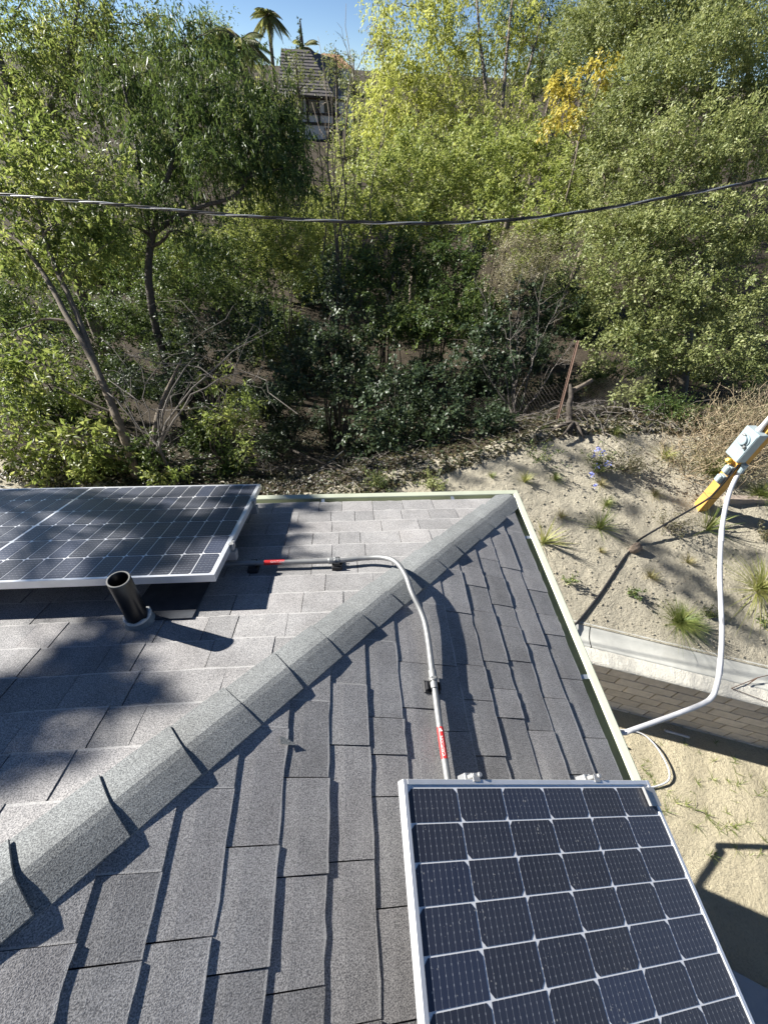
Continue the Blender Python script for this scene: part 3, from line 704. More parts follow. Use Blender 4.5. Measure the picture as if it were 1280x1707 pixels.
# ------------------------------------------------------------------ vegetation
def unit(a): return a / (np.linalg.norm(a, axis=-1, keepdims=True) + 1e-12)
def leaves(name, parent, mat, P, A, N, Ln, Wd, rnd=None):
    """one small folded leaf for each point: axis A, face normal N"""
    A = unit(A); Sd = unit(np.cross(A, N)); Nn = np.cross(Sd, A); n = len(P)
    Ln = np.asarray(Ln).reshape(-1, 1); Wd = np.asarray(Wd).reshape(-1, 1)
    V = np.stack([P, P + A * Ln * .45 + Sd * Wd / 2 + Nn * Wd * .16, P + A * Ln - Nn * Ln * .10, P + A * Ln * .45 - Sd * Wd / 2 + Nn * Wd * .16], 1).reshape(-1, 3)
    b = np.arange(n)[:, None] * 4; F = np.concatenate([b + [0, 1, 2], b + [0, 2, 3]], 0)
    r = rng.random(n) if rnd is None else rnd
    return mesh_obj(name, V, F, mat, parent, rnd=np.repeat(r, 4))
NLEAF = 0
def crown(name, parent, mat, blobs, L, W, layers, sig=.16, shell=.45, per=26, droop=.2, spread=1.0):
    """leaf sprays: clumps of twigs, each twig carrying a row of leaves that share its lie"""
    global NLEAF
    Ps = []; As = []; Ns = []; Rs = []; Cs = []; Ss = []
    for bl in blobs:
        c, R = V3(bl[0]), V3(bl[1]); lay_ = layers * (bl[2] if len(bl) > 2 else 1)
        area = math.pi * R[0] * (R[1] + R[2]) / 2
        n = int(.93 * lay_ * area / (L * W * .5)); nc = max(4, n // per); k = 4
        d = unit(rng.normal(size=(nc, 3))); rad = rng.random(nc) ** shell
        lump = 1 + .26 * np.sin(d[:, 0] * 5 + c[0] * 3) * np.sin(d[:, 2] * 6 + c[1] * 2) + .14 * rng.normal(size=nc)
        cc = c + d * R * (rad * lump)[:, None]
        sz = rng.random(nc) * 1.0 + .45
        tw = unit(d[:, None] * .7 + rng.normal(size=(nc, k, 3)) * .8 + V3((0, 0, .25 - droop)))
        idx = rng.integers(0, nc, n); sub = rng.integers(0, k, n); t = rng.random(n) ** .8
        dr = tw[idx, sub]; ln = sig * 2.4 * sz[idx]
        P = cc[idx] + dr * (t * ln)[:, None] + V3((0, 0, -1)) * (droop * t * t * ln * .8)[:, None] + rng.normal(size=(n, 3)) * (sig * .24 * sz[idx])[:, None]
        cn = unit(d * .5 + V3((0, 0, .75)) + rng.normal(size=(nc, 3)) * .45)
        Ps.append(P); As.append(dr * .7 + rng.normal(size=(n, 3)) * .6 * spread + V3((0, 0, -1)) * droop * 1.6); Ns.append(cn[idx] + rng.normal(size=(n, 3)) * .38)
        Rs.append(np.clip(.55 * rng.random(nc)[idx] + .45 * rng.random(n), 0, 1)); Cs.append(cc); Ss.append((.55 + .75 * rng.random(n)) * (.75 + .5 * rng.random(nc)[idx]))
    P = np.concatenate(Ps); n = len(P); NLEAF += n; s = np.concatenate(Ss)
    leaves(name, parent, mat, P, np.concatenate(As), np.concatenate(Ns), L * s, W * s, np.concatenate(Rs))
    return np.concatenate(Cs)
def wiggle(a, b, n=7, amp=.08, seed=0, sag=0):
    r = np.random.default_rng(seed); t = np.linspace(0, 1, n)[:, None]; l = np.linalg.norm(b - a)
    j = np.cumsum(r.normal(size=(n, 3)), 0) * amp * l / n; j -= j[0] + (j[-1] - j[0]) * t
    p_ = a + (b - a) * t + j; p_[:, 2] += (sag * l * 4 * t * (1 - t))[:, 0]
    return p_
def limbs(mb, stems, clusters, rr, thick, nside=5, amp=.25):
    """branches from the nearest stem point out to some of the leaf clumps"""
    SP = np.concatenate([s[0] for s in stems])
    for c in clusters:
        w_ = np.linalg.norm(SP - c, axis=1) + 1.2 * np.maximum(0, SP[:, 2] - c[2] + .3)
        a = SP[np.argmin(w_)]
        pth = wiggle(a, c, 7, amp, int(abs(c[0] * 100) + abs(c[2] * 31)) % 9999, sag=.06)
        mb.tube(pth, np.linspace(thick, thick * .18, 7), nside, cap=False)
def tree(name, label, cat, base, stems, blobs, mat, bark, L, W, layers, sig=.16, shell=.45, droop=.2, nlimb=26, limb=.03, group=None, per=26, spread=1.0):
    """stems: list of (points, radii)"""
    t = thing(name, label, cat, base, group)
    st = [(smooth_path(p_, 6), r) for p_, r in stems]
    tk = MB()
    for p_, r in st:
        rr = np.interp(np.linspace(0, 1, len(p_)), np.linspace(0, 1, len(r)), r)
        jit = np.cumsum(rng.normal(size=p_.shape), 0) * .006; p_ = p_ + jit - jit[0]
        tk.tube(p_, rr, 9)
    Cn = crown('crown', t, LF[mat] if isinstance(mat, str) else mat, blobs, L, W, layers, sig, shell, per, droop, spread)
    br = tk; sel = rng.permutation(len(Cn))[:nlimb]
    # main limb to each lobe, then twigs
    lobes = [V3(b[0]) for b in blobs]
    limbs(br, st, lobes, None, limb * 1.6, 6, .22)
    st2 = st + [(np.array([l for l in lobes]), None)]
    limbs(br, st2, Cn[sel], None, limb * .55, 4, .3)
    br.build('trunk', bark, t, smooth=True)
    return t
def blob(px, py, dep, rx, ry, rz=None, dens=1.0):
    th = math.atan(math.hypot(px - 640, py - 853.5) / FPX); ry = ry * (.25 + .75 * math.cos(th)) * 1.08
    k = dep / FPX; rz_ = (rz if rz is not None else (rx + ry) / 2 * .8) * k
    return (at(px, py, dep), (rx * k, rz_, ry * k), dens)
def foot(px, py, dep): return drop(at(px, py, dep))

# --- trees on the left
b = ground(228, 800)
tree('leafy_tree', 'bright leafy tree with a pale leaning trunk behind the left solar panel', 'tree', b,
     [([b + V3((0, 0, -.2)), at(205, 725, 8.1), at(160, 610, 8.2), at(112, 525, 8.4), at(65, 440, 8.6), at(20, 385, 8.8), at(-60, 300, 9)], [.10, .08, .066, .056, .045, .035, .015]),
      ([at(160, 610, 8.2), at(120, 505, 8.5), at(82, 420, 8.6), at(60, 330, 8.7), at(40, 230, 8.8)], [.06, .055, .045, .03, .015]),
      ([b + V3((.1, .1, -.2)), at(258, 730, 8.2), at(275, 660, 8.5), at(305, 600, 8.8)], [.09, .07, .045, .02])],
     [blob(40, 300, 8.6, 105, 65), blob(120, 365, 8.5, 85, 60), blob(10, 420, 8.6, 80, 60, dens=.8), blob(60, 230, 9.0, 90, 45), blob(175, 290, 8.9, 60, 45, dens=.7), blob(60, 640, 8.2, 95, 60, dens=.8), blob(30, 735, 7.9, 80, 50), blob(130, 745, 7.9, 80, 48), blob(10, 560, 8.5, 60, 50, dens=.8), blob(150, 430, 8.7, 60, 40, dens=.6)],
     'bright', m_bark, .13, .05, 2.9, per=34, sig=.19, droop=.25, nlimb=60, limb=.022)
b2 = foot(268, 600, 10.6)
tree('drooping_tree', 'dark drooping-leaved tree with forked dark limbs behind the leaning pale trunk', 'tree', b2,
     [([b2, at(255, 520, 10.5), at(252, 410, 10.3), at(275, 375, 10.2), at(330, 345, 10.2), at(395, 318, 10.2), at(430, 250, 10.2)], [.10, .095, .08, .065, .05, .035, .015]),
      ([at(252, 410, 10.3), at(262, 340, 10.2), at(288, 270, 10.2), at(300, 170, 10.2), at(310, 60, 10.2)], [.08, .06, .05, .035, .015]),
      ([at(252, 410, 10.3), at(235, 300, 10.3), at(215, 180, 10.4), at(190, 90, 10.6)], [.06, .05, .035, .015])],
     [blob(320, 180, 10.2, 90, 75), blob(390, 150, 10.2, 80, 65), blob(440, 235, 10.2, 75, 75), blob(370, 260, 10.0, 85, 55), blob(490, 280, 10.2, 42, 60), blob(492, 205, 10.3, 26, 40, dens=.6), blob(250, 250, 10.4, 75, 60, dens=.8), blob(320, 70, 10.3, 70, 60), blob(455, 185, 10.4, 50, 50), blob(300, 340, 10.3, 60, 40, dens=.5), blob(220, 130, 10.5, 80, 70, dens=.9), blob(235, 340, 9.9, 60, 35, dens=.8), blob(330, 395, 10.0, 55, 30, dens=.6), blob(170, 370, 10.0, 60, 40, dens=.7)],
     'deep', m_barkd, .14, .032, 3.2, per=40, sig=.19, droop=.7, nlimb=60, limb=.03)
b3 = foot(60, 350, 13.5)
tree('tall_tree', 'tall open-crowned tree rising behind the bright leafy tree', 'tree', b3,
     [([b3, at(50, 250, 13.3), at(25, 170, 13.2), at(-10, 60, 13.2), at(-30, -60, 13.2)], [.2, .17, .14, .1, .05]), ([at(50, 250, 13.3), at(95, 150, 13.3), at(120, 60, 13.3), at(140, -40, 13.3)], [.1, .08, .05, .02])],
     [blob(60, 120, 13.2, 100, 70), blob(20, 40, 13.2, 100, 60), blob(150, 70, 13.3, 85, 65), blob(130, 180, 13.4, 85, 60), blob(230, 40, 13.6, 80, 50, dens=.7), blob(90, -60, 13.2, 120, 70, dens=.7), blob(20, 200, 13.4, 70, 60, dens=.8)],
     'bright', m_bark, .14, .05, 2.1, per=34, sig=.22, droop=.3, nlimb=60, limb=.03)
# --- shady understorey on the left and centre
def bush(name, label, blobs, mat, L=.06, W=.032, layers=3.0, bark=m_barkd, nlimb=18, limb=.018, cat='bush', group=None, sig=.12, droop=.1, shell=.5):
    c = np.mean([V3(x[0]) for x in blobs], 0); base = drop(c)
    low = base + V3((0, 0, -.05))
    stems = [([low + V3((rng.normal() * .1, rng.normal() * .1, 0)), low * .5 + c * .5 + rng.normal(size=3) * .15, c + rng.normal(size=3) * .2], [limb * 1.8, limb * 1.2, limb * .5]) for _ in range(4)]
    return tree(name, label, cat, base, stems, blobs, mat, bark, L, W, layers, sig=sig, shell=shell, droop=droop, nlimb=nlimb, limb=limb, group=group, per=44)
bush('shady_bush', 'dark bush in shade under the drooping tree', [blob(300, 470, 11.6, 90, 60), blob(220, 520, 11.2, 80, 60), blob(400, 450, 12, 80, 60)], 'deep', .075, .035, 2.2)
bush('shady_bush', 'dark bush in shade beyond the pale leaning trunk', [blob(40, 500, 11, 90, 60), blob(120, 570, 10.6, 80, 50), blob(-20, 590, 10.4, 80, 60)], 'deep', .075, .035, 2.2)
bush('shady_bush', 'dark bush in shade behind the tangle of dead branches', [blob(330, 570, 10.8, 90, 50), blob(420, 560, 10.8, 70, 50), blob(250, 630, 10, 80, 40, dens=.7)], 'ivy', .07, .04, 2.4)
bush('glossy_shrub', 'lit glossy shrub between the drooping tree and the thin bare tree', [blob(450, 400, 12, 62, 55), blob(500, 440, 12.2, 50, 55), blob(430, 330, 12.6, 50, 45), blob(520, 370, 12.6, 40, 50)], 'shrub', .06, .034, 2.8)
bush('compound_leaf_sapling', 'young tree with feathery leaves beside the corner of the solar panel', [blob(365, 705, 8.2, 45, 30), blob(400, 690, 8.3, 42, 35, dens=.7), blob(270, 785, 7.8, 40, 22), blob(420, 735, 8.0, 28, 22, dens=.7), blob(350, 640, 8.6, 60, 30, dens=.4)], 'bright', .085, .03, 2.0, limb=.012, cat='sapling')
# --- lit shrub mass in the middle
mid_sh = [('broad lit shrub just right of the thin bare tree', [blob(640, 300, 12.4, 65, 60), blob(610, 370, 12.2, 48, 50), blob(690, 250, 13, 60, 45)]),
          ('broad lit shrub below the yellow green willow', [blob(740, 300, 12.2, 75, 60), blob(700, 360, 12, 65, 45), blob(790, 250, 13, 70, 50)]),
          ('broad lit shrub beside the small golden tree', [blob(850, 290, 12, 75, 60), blob(900, 250, 12.4, 60, 50), blob(820, 360, 11.6, 60, 45)]),
          ('lit shrub against the oak, behind the tan shrub', [blob(930, 340, 11.2, 60, 55), blob(900, 390, 11, 45, 40), blob(960, 270, 11.6, 50, 50)])]
for lbl, bl in mid_sh: bush('mounded_shrub', lbl, bl, 'shrub', .085, .046, 3.4, group='lit shrubs below the willow')
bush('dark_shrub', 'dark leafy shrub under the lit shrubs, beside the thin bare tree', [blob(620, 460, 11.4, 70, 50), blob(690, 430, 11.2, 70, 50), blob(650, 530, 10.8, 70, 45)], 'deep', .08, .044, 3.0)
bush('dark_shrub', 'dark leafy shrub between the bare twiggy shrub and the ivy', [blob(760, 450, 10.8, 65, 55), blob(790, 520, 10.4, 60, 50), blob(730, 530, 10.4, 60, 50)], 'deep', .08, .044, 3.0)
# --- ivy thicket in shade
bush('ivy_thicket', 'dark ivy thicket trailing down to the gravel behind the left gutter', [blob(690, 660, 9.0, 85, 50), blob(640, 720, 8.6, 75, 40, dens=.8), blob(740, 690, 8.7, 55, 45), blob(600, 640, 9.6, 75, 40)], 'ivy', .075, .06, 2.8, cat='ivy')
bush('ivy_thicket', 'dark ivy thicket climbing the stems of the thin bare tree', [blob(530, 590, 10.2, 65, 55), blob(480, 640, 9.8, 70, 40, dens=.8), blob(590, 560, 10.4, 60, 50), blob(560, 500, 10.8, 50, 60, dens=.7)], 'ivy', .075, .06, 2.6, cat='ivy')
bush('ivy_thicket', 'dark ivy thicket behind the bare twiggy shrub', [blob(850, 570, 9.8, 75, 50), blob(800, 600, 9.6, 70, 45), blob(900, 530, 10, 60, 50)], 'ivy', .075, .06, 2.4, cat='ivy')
# --- understorey filling the shade beyond the crest
def low_bush(label, px, py, r_m, mat, L=.085, W=.046, lay_=3.0, n=3, name='understorey_bush'):
    g = ground(px, py); rr = np.random.default_rng(int(px * 3 + py)); bl = []
    for i in range(n): bl.append((g + V3((rr.normal() * r_m * .7, rr.normal() * r_m * .5 + r_m * .3, r_m * rr.uniform(.4, .9))), (r_m * rr.uniform(.7, 1.05), r_m * .8, r_m * rr.uniform(.6, .95))))
    bush(name, label, bl, mat, L, W, lay_, group='understorey beyond the fence', nlimb=14)
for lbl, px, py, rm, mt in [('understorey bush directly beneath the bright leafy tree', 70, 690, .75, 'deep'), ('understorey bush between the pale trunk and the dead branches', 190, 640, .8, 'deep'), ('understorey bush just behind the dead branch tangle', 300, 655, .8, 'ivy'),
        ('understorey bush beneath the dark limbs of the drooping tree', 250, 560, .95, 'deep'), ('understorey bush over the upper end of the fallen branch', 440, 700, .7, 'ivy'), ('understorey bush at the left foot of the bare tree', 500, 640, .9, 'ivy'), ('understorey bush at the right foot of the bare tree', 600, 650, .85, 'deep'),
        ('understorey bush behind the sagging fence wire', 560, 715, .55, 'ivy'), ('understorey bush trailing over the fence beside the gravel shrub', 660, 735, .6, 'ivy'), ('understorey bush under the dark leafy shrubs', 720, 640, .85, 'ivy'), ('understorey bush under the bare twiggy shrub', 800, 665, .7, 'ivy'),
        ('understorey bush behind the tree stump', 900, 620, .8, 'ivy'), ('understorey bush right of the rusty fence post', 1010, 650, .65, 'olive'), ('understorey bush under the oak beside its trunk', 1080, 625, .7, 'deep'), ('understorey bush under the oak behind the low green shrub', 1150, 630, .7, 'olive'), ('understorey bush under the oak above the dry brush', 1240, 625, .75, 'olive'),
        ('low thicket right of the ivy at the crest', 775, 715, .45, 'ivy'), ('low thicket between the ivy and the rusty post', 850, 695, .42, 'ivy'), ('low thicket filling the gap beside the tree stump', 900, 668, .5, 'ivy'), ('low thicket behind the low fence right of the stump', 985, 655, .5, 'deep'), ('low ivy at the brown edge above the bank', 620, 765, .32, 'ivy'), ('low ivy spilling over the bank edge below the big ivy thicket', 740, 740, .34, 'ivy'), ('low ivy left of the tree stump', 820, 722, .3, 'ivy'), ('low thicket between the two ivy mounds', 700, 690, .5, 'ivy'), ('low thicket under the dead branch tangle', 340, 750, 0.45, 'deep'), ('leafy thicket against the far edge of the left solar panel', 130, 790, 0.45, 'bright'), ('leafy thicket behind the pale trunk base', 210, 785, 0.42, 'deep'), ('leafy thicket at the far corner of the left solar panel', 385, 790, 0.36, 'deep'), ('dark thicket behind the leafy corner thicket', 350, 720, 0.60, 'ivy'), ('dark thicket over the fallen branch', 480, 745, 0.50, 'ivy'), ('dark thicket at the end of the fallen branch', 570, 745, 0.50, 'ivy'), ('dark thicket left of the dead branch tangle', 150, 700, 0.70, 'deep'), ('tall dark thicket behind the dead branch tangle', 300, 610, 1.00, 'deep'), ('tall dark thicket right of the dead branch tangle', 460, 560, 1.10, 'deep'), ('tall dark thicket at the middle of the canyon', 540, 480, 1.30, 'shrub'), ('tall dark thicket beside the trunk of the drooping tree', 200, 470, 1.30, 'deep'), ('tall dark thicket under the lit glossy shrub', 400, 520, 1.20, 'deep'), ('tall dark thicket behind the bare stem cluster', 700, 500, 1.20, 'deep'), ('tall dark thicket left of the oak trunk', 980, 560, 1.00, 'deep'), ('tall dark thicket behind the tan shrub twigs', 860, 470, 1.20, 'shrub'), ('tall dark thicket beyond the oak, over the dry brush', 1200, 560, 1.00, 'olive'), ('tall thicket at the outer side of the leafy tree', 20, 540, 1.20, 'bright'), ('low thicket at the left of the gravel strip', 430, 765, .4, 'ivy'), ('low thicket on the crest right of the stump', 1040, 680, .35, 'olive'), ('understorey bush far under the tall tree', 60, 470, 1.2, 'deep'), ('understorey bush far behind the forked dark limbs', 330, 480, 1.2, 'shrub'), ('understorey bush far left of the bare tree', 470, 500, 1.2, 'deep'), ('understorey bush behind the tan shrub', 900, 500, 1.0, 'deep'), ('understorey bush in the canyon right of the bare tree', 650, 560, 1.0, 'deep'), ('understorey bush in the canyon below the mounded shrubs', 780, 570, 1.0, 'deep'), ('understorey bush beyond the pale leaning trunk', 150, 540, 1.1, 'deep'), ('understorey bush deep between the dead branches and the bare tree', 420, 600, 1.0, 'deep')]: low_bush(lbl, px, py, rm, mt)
for lbl, px, py, d_, rx, ry, mt in [('tall backdrop shrub beyond the bright leafy tree', 110, 420, 15, 120, 70, 'shrub'), ('tall backdrop shrub beyond the forked dark limbs', 230, 420, 16, 100, 70, 'bright'), ('tall backdrop shrub under the right of the drooping crown', 350, 410, 16, 90, 70, 'shrub'), ('tall backdrop shrub left of the glossy shrub', 420, 390, 16.5, 70, 70, 'shrub'), ('tall backdrop shrub behind the bare tree stems', 545, 350, 16, 60, 75, 'shrub'), ('tall backdrop shrub low behind the bare tree stems', 570, 430, 14, 60, 60, 'deep')]:
    bush('backdrop_shrub', lbl, [blob(px, py, d_, rx * .7, ry * .7), blob(px - rx * .5, py + ry * .3, d_ - .4, rx * .55, ry * .6), blob(px + rx * .5, py + ry * .2, d_ + .3, rx * .55, ry * .6)], mt, .11, .055, 2.4, group='backdrop shrubs', sig=.17)
# --- willow
b = foot(790, 380, 18)
tree('yellow_willow', 'tall yellow green willow-like tree with many upright grey stems', 'tree', b,
     [([b, at(800, 330, 18), at(790, 230, 18), at(740, 100, 18), at(690, -20, 18)], [.16, .13, .1, .07, .03]), ([b, at(812, 300, 18), at(815, 200, 18), at(800, 60, 18), at(790, -60, 18)], [.14, .11, .09, .06, .03]),
      ([b, at(830, 290, 18), at(838, 180, 18), at(850, 40, 18), at(862, -60, 18)], [.14, .11, .08, .06, .03]), ([b, at(850, 280, 18), at(872, 150, 18), at(905, 20, 18)], [.12, .1, .07, .03]), ([at(800, 330, 18), at(740, 240, 17.8), at(680, 160, 17.6), at(640, 90, 17.5)], [.09, .07, .05, .02])],
     [blob(640, 190, 17, 45, 85), blob(690, 120, 17.5, 65, 75), blob(680, 220, 17, 65, 45), blob(640, 90, 17.5, 32, 50), blob(740, 60, 18, 60, 70, dens=.7), blob(730, 170, 17.6, 60, 60, dens=.8), blob(820, 60, 18.6, 60, 70, dens=.45), blob(880, 70, 18.6, 55, 80, dens=.6), blob(800, 200, 17.2, 65, 45, dens=.8), blob(880, 180, 17.6, 45, 50, dens=.5), blob(680, 10, 18, 80, 50, dens=.6), blob(800, -40, 18.6, 120, 40, dens=.6)],
     'willow', m_bark, .14, .06, 2.4, per=40, sig=.24, droop=.55, nlimb=70, limb=.03)
b = foot(955, 330, 10.6)
tree('golden_tree', 'small tree with golden yellow leaves against the oak', 'tree', b, [([b, at(952, 290, 10.6), at(950, 230, 10.6), at(955, 150, 10.6)], [.03, .024, .018, .008]), ([at(952, 270, 10.6), at(985, 180, 10.5), at(1012, 105, 10.4)], [.025, .018, .008])],
     [blob(945, 150, 10.5, 24, 32, dens=.9), blob(962, 195, 10.4, 26, 24, dens=.8), blob(925, 200, 10.5, 20, 18, dens=.7), blob(1008, 115, 10.3, 20, 32, dens=.7), blob(975, 150, 10.4, 18, 22, dens=.6)], 'gold', m_bark, .095, .058, 4.2, sig=.10, droop=.3, nlimb=16, limb=.012)
# --- oak on the right
b = foot(1150, 640, 10.2)
tree('evergreen_oak', 'large dense grey green oak with tiny leaves beyond the bank', 'tree', b,
     [([b, at(1140, 520, 10.5), at(1120, 400, 10.6), at(1100, 250, 10.8), at(1110, 80, 11)], [.22, .19, .15, .1, .04]), ([at(1140, 520, 10.5), at(1190, 400, 10.6), at(1230, 250, 10.8), at(1250, 80, 11)], [.15, .12, .09, .04]), ([at(1140, 520, 10.5), at(1060, 430, 10.4), at(1010, 330, 10.6)], [.1, .08, .04])],
     [blob(1100, 140, 10.2, 95, 95), blob(1210, 90, 10.0, 110, 105), blob(1190, 250, 9.6, 110, 85), blob(1070, 280, 9.9, 85, 80), blob(1000, 250, 10.6, 55, 75), blob(1020, 380, 9.9, 80, 62), blob(1120, 390, 9.5, 85, 70), blob(1230, 390, 9.4, 90, 75), blob(1010, 470, 9.6, 75, 52), blob(1100, 490, 9.4, 85, 55), blob(1210, 510, 9.3, 90, 60, dens=.8), blob(1050, 560, 9.3, 75, 42, dens=.8), blob(1140, 590, 9.2, 75, 38, dens=.7), blob(1250, 600, 9.1, 60, 45, dens=.7), blob(1060, 40, 11, 100, 75), blob(980, 60, 11.6, 60, 70, dens=.8), blob(1180, -30, 10.6, 150, 75), blob(1270, 170, 10.2, 80, 80), blob(1040, 170, 10.8, 60, 60), blob(1330, 200, 9.8, 90, 180, dens=.6)],
     'olive', m_bark, .066, .038, 3.8, sig=.15, droop=.1, nlimb=150, limb=.02, per=60)
bush('tan_shrub', 'tan half-dry shrub with fine twigs left of the oak', [blob(870, 420, 9.8, 48, 38), blob(850, 470, 9.6, 40, 35, dens=.8), blob(910, 450, 9.6, 36, 35, dens=.8)], 'tan', .034, .018, 1.8, bark=m_dead, nlimb=120, limb=.010)
bush('low_green_shrub', 'low dark green shrub at the foot of the oak beside the dry brush', [blob(1125, 690, 8.2, 38, 26), blob(1100, 680, 8.3, 25, 20)], 'deep', .04, .026, 2.6, nlimb=20, limb=.01)
# --- far trees closing the view
far = [(496, 130, 30, 30, 40, 'far'), (560, 105, 36, 26, 36, 'far'), (600, 210, 26, 40, 50, 'shrub'), (900, 120, 21, 70, 70, 'far'), (800, 300, 19, 90, 60, 'shrub'), (1000, 330, 16, 90, 70, 'far'), (700, 330, 19, 80, 50, 'far'), (930, 110, 22, 70, 60, 'deep'), (1010, 20, 22, 90, 70, 'far'), (-60, 120, 24, 130, 90, 'far'), (120, 60, 27, 120, 80, 'far'), (250, 130, 24, 110, 90, 'far'), (360, 90, 26, 75, 80, 'bright'), (440, 190, 26, 50, 60, 'willow'), (300, 260, 20, 110, 70, 'far'), (120, 300, 20, 120, 70, 'far'), (465, 270, 22, 50, 60, 'far'), (590, 130, 34, 28, 45, 'far'), (575, 250, 24, 34, 50, 'shrub'), (640, 60, 40, 30, 50, 'tan'),
       (960, 60, 24, 90, 90, 'far'), (1080, 60, 26, 110, 80, 'far'), (1220, 40, 26, 130, 90, 'far'), (880, 20, 26, 90, 60, 'deep'), (760, 130, 28, 100, 90, 'far')]
farl = ['leafy far tree covering the outer end of the grey tiled roof', 'feathery far tree before the terracotta roof', 'lit far tree against the right corner of the timbered house', 'far tree low between the willow and the golden tree', 'far tree behind the shrub beside the golden tree', 'far tree behind the oak trunk', 'far tree behind the shrub below the willow', 'dark far tree low behind the golden tree', 'far tree over the golden tree beside the oak', 'far tree filling the gap at the outer side of the tall tree', 'far tree seen through the crown of the tall tree', 'far tree between the tall tree and the drooping tree', 'far bright tree over the top of the drooping tree', 'far yellowish tree beside the grey tiled roof', 'far tree behind the upper limbs of the drooping tree', 'far tree behind the pale leaning trunk', 'far tree below the grey tiled house', 'pale slender tree right of the far timbered house', 'lit tree in front of the lower wall of the far timbered house', 'dry-leaved tree on the skyline next to the willow',
        'far tree behind the golden tree', 'far tree behind the left side of the oak', 'far tree behind the top of the oak', 'dark far tree behind the willow stems', 'far tree behind the lower willow crown']
for (x, y, d, rx, ry, mt), lbl in zip(far, farl):
    c = at(x, y, d); bs = drop(c); k = d / FPX
    bl = [blob(x, y, d, rx * .62, ry * .6), blob(x - rx * .45, y + ry * .25, d, rx * .5, ry * .5), blob(x + rx * .45, y + ry * .2, d + .4, rx * .5, ry * .5), blob(x, y - ry * .4, d, rx * .5, ry * .45)]
    tree('far_tree', lbl, 'tree', bs, [([bs, bs * .4 + c * .6, c + V3((0, 0, ry * k * .5))], [.2, .14, .04])], bl, mt, m_bark, .13 * d / 22, .055 * d / 22, 1.3, sig=.3 * d / 22, droop=.4, nlimb=24, limb=.04, group='far trees')
# --- bare tree
def bare(name, label, cat, base, tops, r0, bark, twigs=6, seed=1, tl=.5, splits=2, parent=None):
    t = thing(name, label, cat, base); r = np.random.default_rng(seed); mb = MB(); tw = mb
    for i, tp in enumerate(tops):
        pth = wiggle(V3(base) + V3((r.normal() * .06, r.normal() * .06, -.1)), V3(tp), 14, .16, seed * 77 + i, .02)
        L_ = np.linalg.norm(pth[-1] - pth[0]); mb.tube(pth, np.linspace(r0 * r.uniform(.7, 1.1), r0 * .12, 14), 6)
        for k in range(twigs):
            j = r.integers(4, 13); a = pth[j]; dirn = unit(pth[min(13, j + 1)] - pth[j - 1] + r.normal(size=3) * .055 * L_ + V3((0, 0, .02)) * L_)
            e = a + unit(dirn + r.normal(size=3) * .45) * tl * r.uniform(.5, 1.5); p2 = wiggle(a, e, 7, .3, seed * 31 + i * 50 + k, .03); tw.tube(p2, np.linspace(r0 * .3, r0 * .06, 7), 4, cap=False)
            for _ in range(splits):
                jj = r.integers(2, 6); e2 = p2[jj] + unit(e - a + r.normal(size=3) * .5 * tl) * tl * r.uniform(.25, .7); tw.tube(wiggle(p2[jj], e2, 5, .3, seed + k), np.linspace(r0 * .14, r0 * .04, 5), 3, cap=False)
    mb.build('trunk' if cat == 'tree' else 'stems', bark, t, smooth=True)
    return t
b = foot(562, 640, 10.8)
bare('bare_tree', 'thin leafless tree with upright twigs standing before the far timbered house', 'tree', b, [at(577, 5, 11.5), at(530, 60, 11.5), at(585, 90, 11.4), at(545, 130, 11.3), at(520, 170, 11.2), at(560, 250, 11.0), at(640, 190, 11), at(600, 260, 11)], .042, m_bark, 7, 5, .7)
b = ground(905, 655)
bare('bare_twiggy_shrub', 'leafless twiggy grey shrub left of the rusty fence post', 'shrub', foot(880, 640, 8.9), [at(800, 480, 9.3), at(835, 450, 9.4), at(870, 440, 9.3), at(905, 470, 9.2), at(930, 500, 9.1), at(960, 560, 9), at(780, 560, 9.2), at(850, 520, 8.9)], .022, m_dead, 9, 11, .45)
bare('bare_stem_cluster', 'leaning bare stem in the dark shrubs left of the twiggy shrub', 'shrub', foot(690, 560, 10.4), [at(725, 470, 10.3), at(640, 480, 10.4), at(665, 450, 10.5)], .025, m_dead, 5, 21, .6)
# dead tangle
t = thing('dead_branch_tangle', 'tangle of curved grey dead branches above the left solar panel', 'branches', ground(250, 790)); mb = MB(); r = np.random.default_rng(5)
cands = [(170, 640, 8.3), (250, 690, 8.2), (300, 620, 8.5), (350, 640, 8.4), (420, 600, 8.6), (230, 560, 8.9), (450, 545, 8.9), (380, 690, 8.2), (300, 560, 8.9), (200, 600, 8.6), (150, 560, 8.8), (470, 700, 8.2), (250, 640, 8.4), (330, 590, 8.6)]
root = at(265, 745, 8.0)
for i in range(34):
    a = root + r.normal(size=3) * .12 if i % 3 == 0 else at(*cands[r.integers(len(cands))]) + r.normal(size=3) * .12
    bpt = at(*cands[r.integers(len(cands))]) + r.normal(size=3) * .25
    if np.linalg.norm(a - bpt) < .3: continue
    mb.tube(wiggle(a, bpt, 9, .35, i + 300, r.uniform(-.05, .22)), np.linspace(  .011 * r.uniform(.5, 1.3), .003, 9), 5, cap=False)
for e in [(455, 550, 8.7), (330, 590, 8.5), (165, 640, 8.2), (420, 620, 8.4)]: mb.tube(wiggle(root, at(*e), 10, .2, int(e[0]), .15), np.linspace(.022, .005, 10), 6, cap=False)
mb.tube([drop(root) + V3((0, 0, -.1)), root], [.04, .03], 6)
mb.build('branch', m_dead, t, smooth=True)
